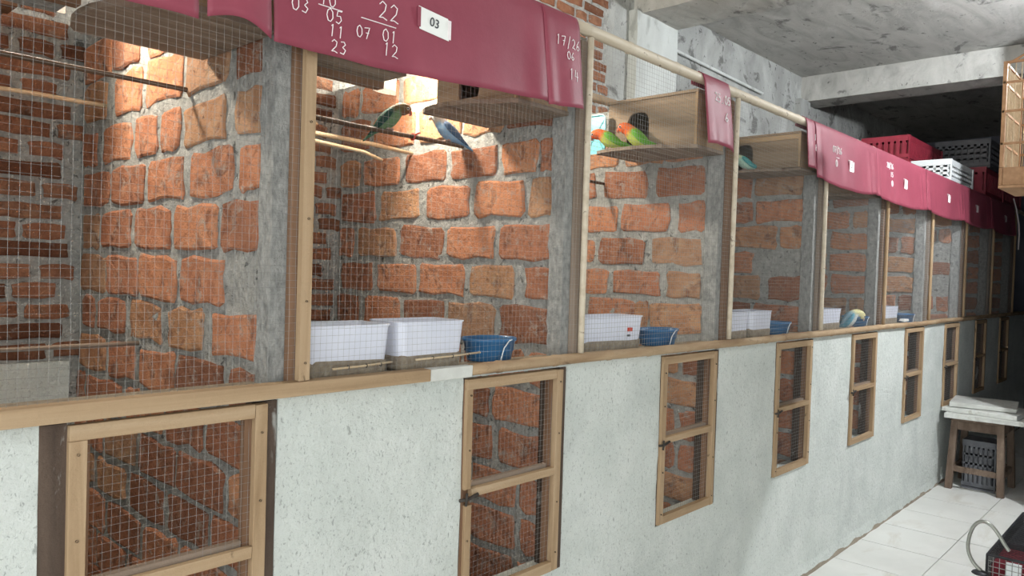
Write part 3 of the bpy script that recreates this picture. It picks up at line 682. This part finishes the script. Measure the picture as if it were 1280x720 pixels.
# ------------------------------------------------------------------ tubs, bowls and trays on the ledge
def rrect(w, d, r, n=4):
    P = []
    for cx, cy, a0 in ((w/2-r, d/2-r, 0), (-w/2+r, d/2-r, 90), (-w/2+r, -d/2+r, 180), (w/2-r, -d/2+r, 270)):
        for k in range(n+1): a = rad(a0+90*k/n); P.append((cx+r*math.cos(a), cy+r*math.sin(a)))
    return P
def loft(b, rings):
    n = len(rings[0]); V = []; F = []
    for rg in rings: V += rg
    for k in range(len(rings)-1):
        for q in range(n): q2 = (q+1) % n; F.append((k*n+q, k*n+q2, (k+1)*n+q2, (k+1)*n+q))
    F.append(tuple(range(n-1, -1, -1))); F.append(tuple((len(rings)-1)*n+q for q in range(n)))
    return b.add(V, F)
def tub(x0, x1, y, d, h, label, mark=False, tilt=0, z=1.2375, group=None):
    w = x1-x0; t = thing('sand_tub', label, 'tub', ((x0+x1)/2, y+d/2, z), group); t.rotation_euler.y = tilt
    def ring(s, zz, e=0): return [(px*s+(e if px > 0 else -e), py*s+(e if py > 0 else -e), zz) for px, py in rrect(w*.93, d*.93, .022)]
    prof = [(.90, .004), (.91, .001), (.92, .01), (1.0, h-.004), (1.03, h-.003), (1.03, h), (.985, h), (.90, .03)]
    loft(MB(), [ring(s, zz) for s, zz in prof]).build('tub_body', 'tub_plastic', t, smooth=False)
    rnd = random.Random(int(x0*100)); n = len(rrect(w, d, .022))
    sand = []
    for s, zz in ((.90, 0), (.945, .004), (.965, .030), (.93, .037)):
        sand.append([(px*s*(1+rnd.uniform(-.004, .008)), py*s*(1+rnd.uniform(-.01, .02)), zz+(rnd.uniform(-.004, .005) if zz > .02 else 0)) for px, py in rrect(w*.935, d*.935, .022)])
    loft(MB(), sand).build('sand_crust', 'sand', t)
    if mark:
        MB().box(w*.20, w*.20+.022, -d*.485-.0022, -d*.485+.006, h*.55, h*.66).build('print_mark', 'red_plastic', t)
        MB().box(w*.20, w*.20+.014, -d*.47-.0022, -d*.47+.006, h*.40, h*.45).build('print_mark', 'ink', t)
    return t
tub(.922, 1.182, .018, .150, .122, 'long white plastic tub of sand beside the pale upright batten')
tub(1.190, 1.432, .016, .150, .125, 'white plastic tub of sand next to the large blue bowl')
tub(1.945, 2.325, .022, .135, .118, 'white tub of sand with a small red printed mark', True)
tub(2.925, 3.165, .022, .135, .118, 'white tub of sand below the nest-hole bird, between upright post and its twin')
tub(3.170, 3.405, .022, .135, .118, 'white tub of sand beside the blue bowl below the nest-hole bird')
tub(3.925, 4.300, .022, .13, .115, 'dull white tub of sand beside the yellow-headed bird')
tub(4.925, 5.330, .022, .13, .115, 'last white tub of sand, past the yellow-headed bird')
for xa, xb, z, lab in ((.99, 1.16, 1.262, 'thin cane skewer tied along the longer white tub'), (1.235, 1.465, 1.268, 'thin cane skewer tied in front of the tub next to the blue bowl')):
    s = thing('skewer', lab, 'stick', (xa, .004, z)); MB().tube([(0, 0, 0), ((xb-xa)/2, -.001, .002), (xb-xa, 0, .006)], .0028, 6).build('stick', 'stick_pale', s, smooth=True)
    for k in (.25, .55, .8): MB().tube([((xb-xa)*k, math.cos(a)*.0042, .002+math.sin(a)*.0042) for a in [q*.9 for q in range(8)]], .0012, 5).build('wire_tie', 'iron', s)
def bowl(x, y, r, h, label, z=1.2375):
    t = thing('blue_bowl', label, 'bowl', (x, y, z)); SY = min(.8, .068/r)
    MB().lathe([(.001, .003), (r*.80, .0), (r*.83, .003), (r*.98, h*.86), (r*1.03, h*.88), (r*1.03, h), (r*.99, h), (r*.95, h*.86), (r*.80, .008), (.001, .008)], 26, sy=SY).build('bowl_body', 'blue_plastic', t, smooth=True)
    MB().lathe([(r*.915, h*.42), (r*.94, h*.45), (r*.925, h*.50)], 26, sy=SY*1.01).build('ridge', 'blue_plastic', t, smooth=True)
    MB().lathe([(.001, h*.55), (r*.88, h*.54)], 20, sy=SY).build('feed', 'sand', t)
    MB().tube([(r*.28, -r*SY, h*.96), (r*.10, -r*1.05*SY, h*.92), (-r*.14, -r*1.06*SY, h*.62), (-r*.26, -r*1.06*SY, h*.2), (-r*.27, -r*1.06*SY, .002)], .0018, 6).build('wire_hook', 'white_plastic', t, smooth=True)
    return t
bowl(1.585, .088, .088, .066, 'large blue plastic bowl next to the white tubs below the two birds')
bowl(2.490, .080, .100, .062, 'blue plastic bowl beside the tub with the red printed mark')
bowl(3.540, .078, .098, .060, 'blue plastic bowl below the nest-hole bird')
bowl(4.660, .078, .110, .062, 'blue plastic bowl the yellow-headed bird leans over')
bowl(5.580, .075, .110, .058, 'last blue plastic bowl, with a white scrap at its rim')
tag(MB().box(5.40, 5.50, .015, .045, 1.252, 1.266, .004).build('paper_scrap', 'paper'), 'small white scrap between last white tub and last blue bowl', 'scrap')
for k, (xa, xb, y0, z0) in enumerate(((1.93, 2.36, .006, 1.2372),)):
    pass
ct = thing('cyan_tray', 'cyan plastic tray standing on edge beside the nest box', 'tray', (2.588, .475, 2.006))
tr = MB()
loft(tr, [[(0, px, pz+.082) for px, pz in rrect(.10, .158, .02)], [(-.012, px*1.08, pz*1.05+.082) for px, pz in rrect(.10, .158, .02)], [(-.012, px*1.0, pz*1.0+.082) for px, pz in rrect(.10, .158, .02)], [(-.004, px*.92, pz*.95+.082) for px, pz in rrect(.10, .158, .02)]])
tr.build('tray_shell', 'cyan_plastic', ct)
for sgn in (-1, 1): MB().tube([(-.0055, -.04*sgn, .02), (-.0055, .04*sgn, .14)], .002, 6).build('rib', 'cyan_plastic', ct)
# ------------------------------------------------------------------ birds
def bird(label, loc, heading, cols, pitch=0, scale=1.0, headdown=0.0, beak='beak_red', roll=0, flat=None):
    """cols: head, face, body, belly, wing, tail"""
    t = thing('bird', label, 'bird', loc); t.rotation_euler = (roll, 0, heading); t.scale = (scale,)*3
    piv = Matrix.Translation((0, 0, .026)) @ Matrix.Rotation(-pitch, 4, 'Y')
    hd = headdown
    spine = [(-.098, -.046, .0035, .0025), (-.082, -.037, .0075, .004), (-.062, -.026, .0095, .0065), (-.044, -.013, .0155, .0135), (-.024, -.003, .0215, .0225), (-.002, .008, .0245, .0275),
             (.018, .022, .0225, .0255), (.031, .036, .0185, .0205), (.040, .047, .0175, .0185), (.0505, .0535, .0178, .0185), (.0600, .0530, .0140, .0150), (.0665, .0505, .0075, .0085), (.0685, .0495, .001, .001)]
    sp = []
    for x, z, ry, rz in spine:
        ry *= 1.14; rz *= 1.10
        if flat is not None and x < -.03: z = -.010+(z+.010)*flat
        if x > .035: ry *= 1.08; rz *= 1.08
        if x > .018 and hd:
            k = min(1, (x-.018)/.03); a = -hd*k; dx, dz = x-.018, z-.022
            x, z = .018+dx*math.cos(a)-dz*math.sin(a), .022+dx*math.sin(a)+dz*math.cos(a)
        sp.append((x, z, ry, rz))
    n = 14; V = []; F = []; C = []
    for k, (x, z, ry, rz) in enumerate(sp):
        a = sp[max(0, k-1)]; c = sp[min(len(sp)-1, k+1)]; d = Vector((c[0]-a[0], 0, c[1]-a[1])).normalized(); u = Vector((-d.z, 0, d.x))
        for q in range(n):
            an = 2*math.pi*q/n
            ty = 0
            p = Vector((x, ry*math.sin(an), z))+u*(rz*math.cos(an)); V.append(piv @ p)
            top = math.cos(an)
            if k >= 10: col = cols['face']
            elif k >= 8: col = cols['head'] if top > -.3 else cols['face']
            elif k >= 7: col = cols['head'] if top > .2 or cols is ORANGE else cols['belly']
            elif k >= 3: col = cols['body'] if top > -.15 else cols['belly']
            else: col = cols['tail']
            C.append((*col, 1))
    for k in range(len(sp)-1):
        for q in range(n): q2 = (q+1) % n; F.append((k*n+q, k*n+q2, (k+1)*n+q2, (k+1)*n+q))
    F.append(tuple(range(n-1, -1, -1))); F.append(tuple((len(sp)-1)*n+q for q in range(n)))
    b = MB(); b.v = V; b.f = F; o = b.build('body', 'feather', t, smooth=True)
    ca = o.data.color_attributes.new('Col', 'FLOAT_COLOR', 'POINT')
    for k, c in enumerate(C): ca.data[k].color = c
    o.modifiers.new('sub', 'SUBSURF').render_levels = 1
    for s in (-1, 1):     # folded wings
        W_ = [(.020, .030, .004, .006), (.008, .024, .006, .016), (-.014, .010, .006, .019), (-.038, -.006, .005, .014), (-.060, -.022, .004, .009), (-.080, -.033, .0015, .003)]
        yo = [.0215, .0270, .0270, .0200, .0110, .0050]; V = []; F = []; m = 8
        if flat is not None: W_ = [(x, z if x > -.03 else -.006+(z+.006)*flat, ry, rz) for x, z, ry, rz in W_]
        for (x, z, ry, rz), y0 in zip(W_, yo):
            for q in range(m):
                an = 2*math.pi*q/m; V.append(piv @ Vector((x+.25*rz*math.cos(an), s*(y0+ry*math.sin(an)), z+rz*math.cos(an)+.002)))
        for k in range(len(W_)-1):
            for q in range(m): q2 = (q+1) % m; F.append((k*m+q, k*m+q2, (k+1)*m+q2, (k+1)*m+q))
        F += [tuple(range(m-1, -1, -1)), tuple((len(W_)-1)*m+q for q in range(m))]
        b = MB(); b.v = V; b.f = F; w = b.build('wing', 'feather', t, smooth=True)
        ca = w.data.color_attributes.new('Col', 'FLOAT_COLOR', 'POINT')
        for k in range(len(V)): kk = 1-.35*(k//m)/len(W_); ca.data[k].color = (*[c*kk for c in cols['wing']], 1)
        w.modifiers.new('sub', 'SUBSURF').render_levels = 1
    hx, hz = sp[9][0], sp[9][1]; ex = sp[11]; dirx = Vector((sp[11][0]-sp[9][0], 0, sp[11][1]-sp[9][1])).normalized(); dn = Vector((dirx.z, 0, -dirx.x))
    p0 = Vector((ex[0], 0, ex[1])); 
    bk = MB().tube([piv @ (p0-dirx*.006), piv @ (p0+dirx*.004-dn*-.001), piv @ (p0+dirx*.0065+dn*.006), piv @ (p0+dirx*.003+dn*.013)], [.0075, .007, .0048, .0008], 8).build('beak', beak, t, smooth=True)
    for s in (-1, 1):
        c = Vector((hx, 0, hz))+dirx*.006-dn*.003; c.y = s*.0190
        b = MB(); b.lathe([(.0001, -.0028), (.0022, -.0018), (.0030, 0), (.0022, .0018), (.0001, .0028)], 8, tuple(piv @ c)); b.build('eye', 'eye', t, smooth=True)
        b = MB(); pts = [piv @ (c+dirx*(.0042*math.cos(a))+dn*(.0042*math.sin(a))-Vector((0, s*.0008, 0))) for a in [k*math.pi/4 for k in range(9)]]; b.tube(pts, .0011, 5, cap=False); b.build('eye_ring', 'eye_ring', t)
        f = MB(); hip = piv @ Vector((-.002, s*.010, -.014)); ft = Vector((.0, s*.011, .003))
        f.tube([hip, (hip+ft)/2+Vector((-.003, 0, 0)), ft], [.0045, .003, .0024], 6)
        for dy, dx in ((-.004, .014), (.004, .014), (-.004, -.010), (.004, -.010)): f.tube([ft, ft+Vector((dx*.6, dy, .001)), ft+Vector((dx, dy*1.3, -.003))], [.0022, .0018, .001], 5)
        f.build('foot', 'foot', t, smooth=True)
    return t
GREEN = dict(head=(.16, .11, .05), face=(.22, .10, .055), body=(.05, .13, .085), belly=(.14, .24, .13), wing=(.020, .065, .055), tail=(.06, .15, .09))
BLUE = dict(head=(.33, .33, .34), face=(.52, .50, .48), body=(.10, .20, .36), belly=(.24, .40, .62), wing=(.055, .105, .20), tail=(.12, .25, .42))
ORANGE = dict(head=(.75, .16, .045), face=(.80, .13, .035), body=(.17, .42, .055), belly=(.42, .50, .10), wing=(.14, .40, .05), tail=(.20, .42, .10))
TURQ = dict(head=(.62, .66, .42), face=(.70, .70, .45), body=(.16, .50, .48), belly=(.45, .66, .55), wing=(.08, .40, .42), tail=(.25, .55, .60))
YELLOW = dict(head=(.85, .80, .42), face=(.85, .78, .35), body=(.30, .50, .62), belly=(.70, .76, .76), wing=(.12, .38, .52), tail=(.22, .50, .68))
LIME = dict(head=(.16, .36, .04), face=(.4, .2, .05), body=(.14, .36, .04), belly=(.22, .42, .06), wing=(.10, .30, .03), tail=(.16, .40, .05))
bird('dark green bird with a brown head on the dark perch', (1.512, .50, 1.9415), rad(-34), GREEN, rad(14), .98, headdown=.55)
bird('grey-headed blue bird on the dark perch beside its green mate', (1.768, .50, 1.9415), rad(140), BLUE, rad(6), .98, beak='beak_pale')
bird('orange-faced bird crouched nearest the cyan tray on the nest box board', (2.546, .372, 2.0115), rad(112), ORANGE, rad(0), 1.05, headdown=.5, flat=.2)
bird('orange-faced green bird in front of the arched nest box hole', (2.575, .262, 2.0115), rad(108), ORANGE, rad(8), 1.12, headdown=.3, flat=.1)
bird('pale turquoise bird in the hole of its nest box', (3.580, .285, 2.0455), rad(125), TURQ, rad(4), .98, headdown=.9, flat=.1)
bird('yellow-headed pale blue bird leaning over a blue bowl', (4.560, .075, 1.2365), rad(-40), YELLOW, rad(20), 1.25, flat=.15, headdown=1.1, beak='beak_pale')
bird('bright green bird behind the white tubs, half hidden by the upright batten', (.985, .105, 1.2765), rad(190), LIME, rad(-6), .9, flat=.1)
# ------------------------------------------------------------------ lamps
def bulb(label, loc, r, m, strength, cord_to, shade=0):
    t = thing('bulb_lamp', label, 'lamp', loc)
    MB().lathe([(.001, -r), (r*.5, -r*.87), (r*.87, -r*.5), (r, 0), (r*.87, r*.5), (r*.5, r*.95), (r*.42, r*1.2)], 16).build('bulb', m, t, smooth=True)
    MB().lathe([(.0, r*2.2), (r*.35, r*2.1), (r*.5, r*1.8), (r*.5, r*1.2), (.0, r*1.15)], 12).build('socket', 'white_plastic', t, smooth=True)
    MB().tube([(0, 0, r*2.1), (0, 0, cord_to-loc[2])], .003, 6).build('cord', 'black_wire', t)
    if shade:      # unseen bent sheet added to keep the bulb's light off the back wall
        sh = MB(); n = 8
        V = []
        for k in range(n+1):
            u = -1+2*k/n
            for z in (-.135, .10): V.append((u*shade, .062-.012*u*u, z))
        sh.v = V; sh.f = [(2*k, 2*k+2, 2*k+3, 2*k+1) for k in range(n)]
        o = sh.build('shade_sheet', 'iron', t); md = o.modifiers.new('thick', 'SOLIDIFY'); md.thickness = .002
        MB().tube([(0, .062, .09), (0, .03, .085), (0, 0, r*1.6)], .003, 6).build('shade_arm', 'iron', t)
    MATS[m].node_tree.nodes['Principled BSDF'].inputs['Emission Strength'].default_value = strength
    return t
bulb('warm bulb hanging behind the short maroon flap in the steel-perch cage', LAMP1, .03, 'bulb_glow_warm', 900, ZC, .068)
bulb('warm bulb hanging behind the large chalked curtain above the two birds', LAMP2, .03, 'bulb_glow_warm', 900, ZC, .05)
bulb('warm bulb hanging behind the chalked curtain, lighting the cyan tray cage', LAMP3, .03, 'bulb_glow_warm', 900, ZC)
bulb('white bulb hanging from the concrete ceiling over the aisle', CEIL_LAMP, .045, 'bulb_glow', 3100, ZC)
# ------------------------------------------------------------------ crates on top of the cages
def crate(label, x0, x1, y0, y1, z0, z1, m, pitch=.045, lattice=False, name='poultry_crate', m2=None):
    t = thing(name, label, 'crate', ((x0+x1)/2, (y0+y1)/2, z0)); a, b_, h = (x1-x0)/2, (y1-y0)/2, z1-z0
    MB().box(-a, a, -b_, b_, 0, .014).build('base', m, t)
    for z_ in ((.02, .05), (h-.045, h)):
        r = MB(); r.add([(sx*(a-e), sy*(b_-e), zz) for e in (0, .014) for zz in z_ for sx, sy in ((-1, -1), (1, -1), (1, 1), (-1, 1))],
            [(k, (k+1) % 4, 4+(k+1) % 4, 4+k) for k in range(4)]+[(12+k, 12+(k+1) % 4, 8+(k+1) % 4, 8+k) for k in range(4)]+[(4+k, 4+(k+1) % 4, 12+(k+1) % 4, 12+k) for k in range(4)]+[(8+k, 8+(k+1) % 4, (k+1) % 4, k) for k in range(4)])
        r.build('rim', m, t)
    s = MB()
    for f in (-1, 1):
        k = -a+.02
        while k < a-.02: s.box(k, k+pitch*.6, f*b_-.010*(f > 0)+.000, f*b_+.010*(f < 0), .05, h-.045); k += pitch
        k = -b_+.02
        while k < b_-.02: s.box(f*a-.010*(f > 0), f*a+.010*(f < 0), k, k+pitch*.6, .05, h-.045); k += pitch
    if lattice:
        for f in (-1, 1):
            for z_ in (.33, .52, .71): s.box(-a+.01, a-.01, f*b_-.009*(f > 0), f*b_+.009*(f < 0), h*z_-.008, h*z_+.008); s.box(f*a-.009*(f > 0), f*a+.009*(f < 0), -b_+.01, b_-.01, h*z_-.008, h*z_+.008)
    s.build('slats', m, t)['kind'] = 'stuff'
    MB().box(-a+.016, a-.016, -b_+.016, b_-.016, .015, h-.06).build('liner', m2 or m, t)
    for sx in (-1, 1): MB().box(sx*a*.96-.012, sx*a*.96+.012, -b_-.008, -b_-.0005, 0, h).build('corner_rib', m, t)
    MB().box(-a*.9, a*.9, -b_*.85, b_*.85, h-.012, h-.002).build('lid', m, t)
    return t
crate('upper maroon poultry crate of the stack behind the white crate', 6.56, 7.58, .36, .72, 2.489, 2.69, 'maroon_plastic')
crate('lower maroon poultry crate of the stack behind the white crate', 6.56, 7.58, .36, .72, 2.285, 2.487, 'maroon_plastic')
crate('white plastic crate with a lattice end on top of the cages', 6.56, 7.30, .055, .335, 2.285, 2.475, 'white_plastic', .05, True, 'lattice_crate')
crate('maroon ribbed poultry crate under the grey basketwork crate', 7.62, 8.42, .03, .60, 2.285, 2.54, 'maroon_plastic', .06)
crate('far maroon ribbed poultry crate at the dark end', 8.46, 9.36, .04, .60, 2.285, 2.54, 'maroon_plastic', .06)
gc = crate('grey basketwork crate stacked on the maroon crate beyond the white one', 7.70, 8.40, .02, .45, 2.542, 2.80, 'grey_plastic', .05, True, 'basket_crate')
# pink cord dangling at the far end of the valance
tag(MB().tube([(8.40, -.06, 2.33), (8.46, -.075, 2.24), (8.56, -.085, 2.10), (8.60, -.085, 2.0), (8.62, -.08, 1.86)], .006, 6).build('pink_cord', 'chalk'), 'thin pinkish cord dangling over the dim end of the valance', 'cord')
# ------------------------------------------------------------------ hanging bamboo bird cage at the right
hc = thing('bamboo_birdcage', 'square bamboo bird cage hanging from the ceiling over the aisle', 'bird cage', (4.0, -.735, 1.945))
cw, ch = .40, .565
MB().box(0, cw, -cw, 0, 0, .012).build('floor_board', 'cage_wood', hc)
for (xa, xb, ya, yb_) in ((0, cw, -.014, 0), (0, cw, -cw, -cw+.014), (0, .014, -cw+.015, -.015), (cw-.014, cw, -cw+.015, -.015)):
    MB().box(xa, xb, ya, yb_, .013, .092).build('base_side', 'cage_wood', hc, bevel=.002)
for x in (.008, cw-.008):
    for y in (-.008, -cw+.008): MB().box(x-.008, x+.008, y-.008, y+.008, .093, ch).build('corner_post', 'cage_wood', hc, bevel=.002)
bar_me = MB().tube([(0, 0, .093), (0, 0, ch-.008)], .0021, 6).mesh('bar', 'stick_pale')
for k in range(1, 17):
    u = cw*k/17
    for x, y in ((u, -.006), (u, -cw+.006), (.006, -u), (cw-.006, -u)): link('bar', bar_me, hc, (x, y, 0))
for z in (.20, .345, .475, ch):
    for (xa, xb, ya, yb_) in ((0, cw, -.011, -.001), (0, cw, -cw+.001, -cw+.011), (.001, .011, -cw, 0), (cw-.011, cw-.001, -cw, 0)):
        MB().box(xa, xb, ya, yb_, z-.005, z+.005).build('hoop', 'cage_wood', hc)
MB().tube([(.02, -.02, ch), (cw/2, -cw/2, ch+.16), (cw-.02, -cw+.02, ch)], .005, 8).build('roof_arch', 'cage_wood', hc, smooth=True)
MB().tube([(.02, -cw+.02, ch), (cw/2, -cw/2, ch+.16), (cw-.02, -.02, ch)], .005, 8).build('roof_arch', 'cage_wood', hc, smooth=True)
MB().tube([(cw/2, -cw/2, ch+.15), (cw/2, -cw/2, ZC-1.945)], .003, 6).build('hanging_cord', 'black_wire', hc)
MB().tube([(.006, -cw*.5, .30), (cw-.006, -cw*.5, .30)], .006, 8).build('perch_bar', 'cage_wood', hc)
# ------------------------------------------------------------------ stool with white slabs
st_ = thing('wooden_stool', 'rough wooden stool standing on the tiles against the white wall', 'stool', (6.50, -.25, 0))
for sx in (-1, 1):
    for sy in (-1, 1):
        MB().bar((sx*.20, sy*.165, .0), (sx*.165, sy*.145, .505), .045, .045).build('leg', 'stool_wood', st_, bevel=.003)
for sy in (-1, 1):
    MB().box(-.15, .15, sy*.155-.012, sy*.155+.012, .44, .50).build('apron', 'stool_wood', st_); MB().box(-.17, .17, sy*.158-.012, sy*.158+.012, .12, .16).build('stretcher', 'stool_wood', st_)
for sx in (-1, 1):
    MB().box(sx*.175-.012, sx*.175+.012, -.135, .135, .44, .50).build('apron', 'stool_wood', st_); MB().box(sx*.188-.012, sx*.188+.012, -.14, .14, .13, .17).build('stretcher', 'stool_wood', st_)
MB().box(-.20, .20, -.17, .17, .506, .526, .002).build('seat', 'stool_wood', st_)
def slab(x, y, z, w, d, h, rz, label, ry=0):
    o = MB().box(-w/2, w/2, -d/2, d/2, 0, h, .003).build('white_slab', 'board_white', bevel=.003); o.location = (x, y, z); o.rotation_euler = (0, ry, rz)
    tag(o, label, 'slab')
slab(6.50, -.30, .5285, .50, .52, .032, rad(2), 'lowest white slab on the wooden stool')
slab(6.53, -.27, .5635, .46, .48, .030, rad(-4), 'middle white slab on the wooden stool')
slab(6.58, -.24, .5970, .42, .42, .034, rad(7), 'top grey-white slab on the wooden stool')
un = crate('grey slatted crate tucked under the wooden stool', 6.40, 6.62, -.355, -.145, .0, .36, 'grey_plastic', .03, True, 'small_crate')
# ------------------------------------------------------------------ wire cage with a strap in the aisle
wc = thing('wire_carrier', 'black wire carrier on the tiles with a metal strap loop and red cloth', 'carrier', (4.08, -.745, 0)); Lx, Ly, Hz = .90, .42, .255
MB().box(0, Lx, -Ly, 0, 0, .015).build('base', 'black_wire', wc)
fr = MB()
for z in (.02, Hz): fr.tube([(0, 0, z), (Lx, 0, z), (Lx, -Ly, z), (0, -Ly, z), (0, 0, z)], .006, 6)
for x, y in ((0, 0), (Lx, 0), (0, -Ly), (Lx, -Ly)): fr.tube([(x, y, 0), (x, y, Hz)], .006, 6)
fr.build('frame', 'black_wire', wc)
w1 = MB()
for k in range(1, 36): u = Lx*k/36; w1.tube([(u, 0, .01), (u, 0, Hz)], .002, 4); w1.tube([(u, 0, Hz), (u, -Ly, Hz)], .002, 4)
for z in (.07, .13, .19): w1.tube([(0, 0, z), (Lx, 0, z)], .002, 4)
w1.build('side_wires', 'black_wire', wc)['kind'] = 'stuff'
w2 = MB()
for k in range(1, 17): u = -Ly*k/17; w2.tube([(0, u, .01), (0, u, Hz)], .0016, 4)
for k in range(1, 10): w2.tube([(0, 0, Hz*k/10), (0, -Ly, Hz*k/10)], .0016, 4)
w2.build('end_wires', 'galvanised', wc)['kind'] = 'stuff'
MB().box(.03, .30, -Ly+.03, -.015, .016, .225, .008).build('red_cloth', 'cloth_red', wc, bevel=.02)
MB().box(.018, .028, -.13, -.07, .016, .235, .003).build('white_band', 'white_plastic', wc)
MB().box(.33, Lx-.02, -Ly+.03, -.015, .016, .235, .008).build('dark_lining', 'black_wire', wc, bevel=.02)
sp = [(-.087, .045), (-.075, .058), (-.050, .10), (-.020, .142), (.012, .160), (.045, .148), (.068, .105), (.079, .04), (.076, .0), (.062, -.035), (.040, -.062), (.02, -.075)]
b = MB(); pts = []
for k in range(len(sp)-1):
    for s in range(3): pts.append((-.012, sp[k][0]+(sp[k+1][0]-sp[k][0])*s/3, .252+sp[k][1]+(sp[k+1][1]-sp[k][1])*s/3))
pts.append((-.012, sp[-1][0], .252+sp[-1][1]))
for _ in range(3): pts = [pts[0]]+[tuple((a+2*b_+c)/4 for a, b_, c in zip(pts[k-1], pts[k], pts[k+1])) for k in range(1, len(pts)-1)]+[pts[-1]]
b.tube(pts, .008, 8); b.v = [(-.012+(v[0]+.012)*1.6, v[1], v[2]) for v in b.v]
b.build('strap_loop', 'strap_metal', wc, smooth=True)
MB().lathe([(.0, .014), (.03, .012), (.036, .004), (.030, 0), (0, 0)], 16, (-.03, .02, .165)).build('strap_buckle', 'black_wire', wc, smooth=True)
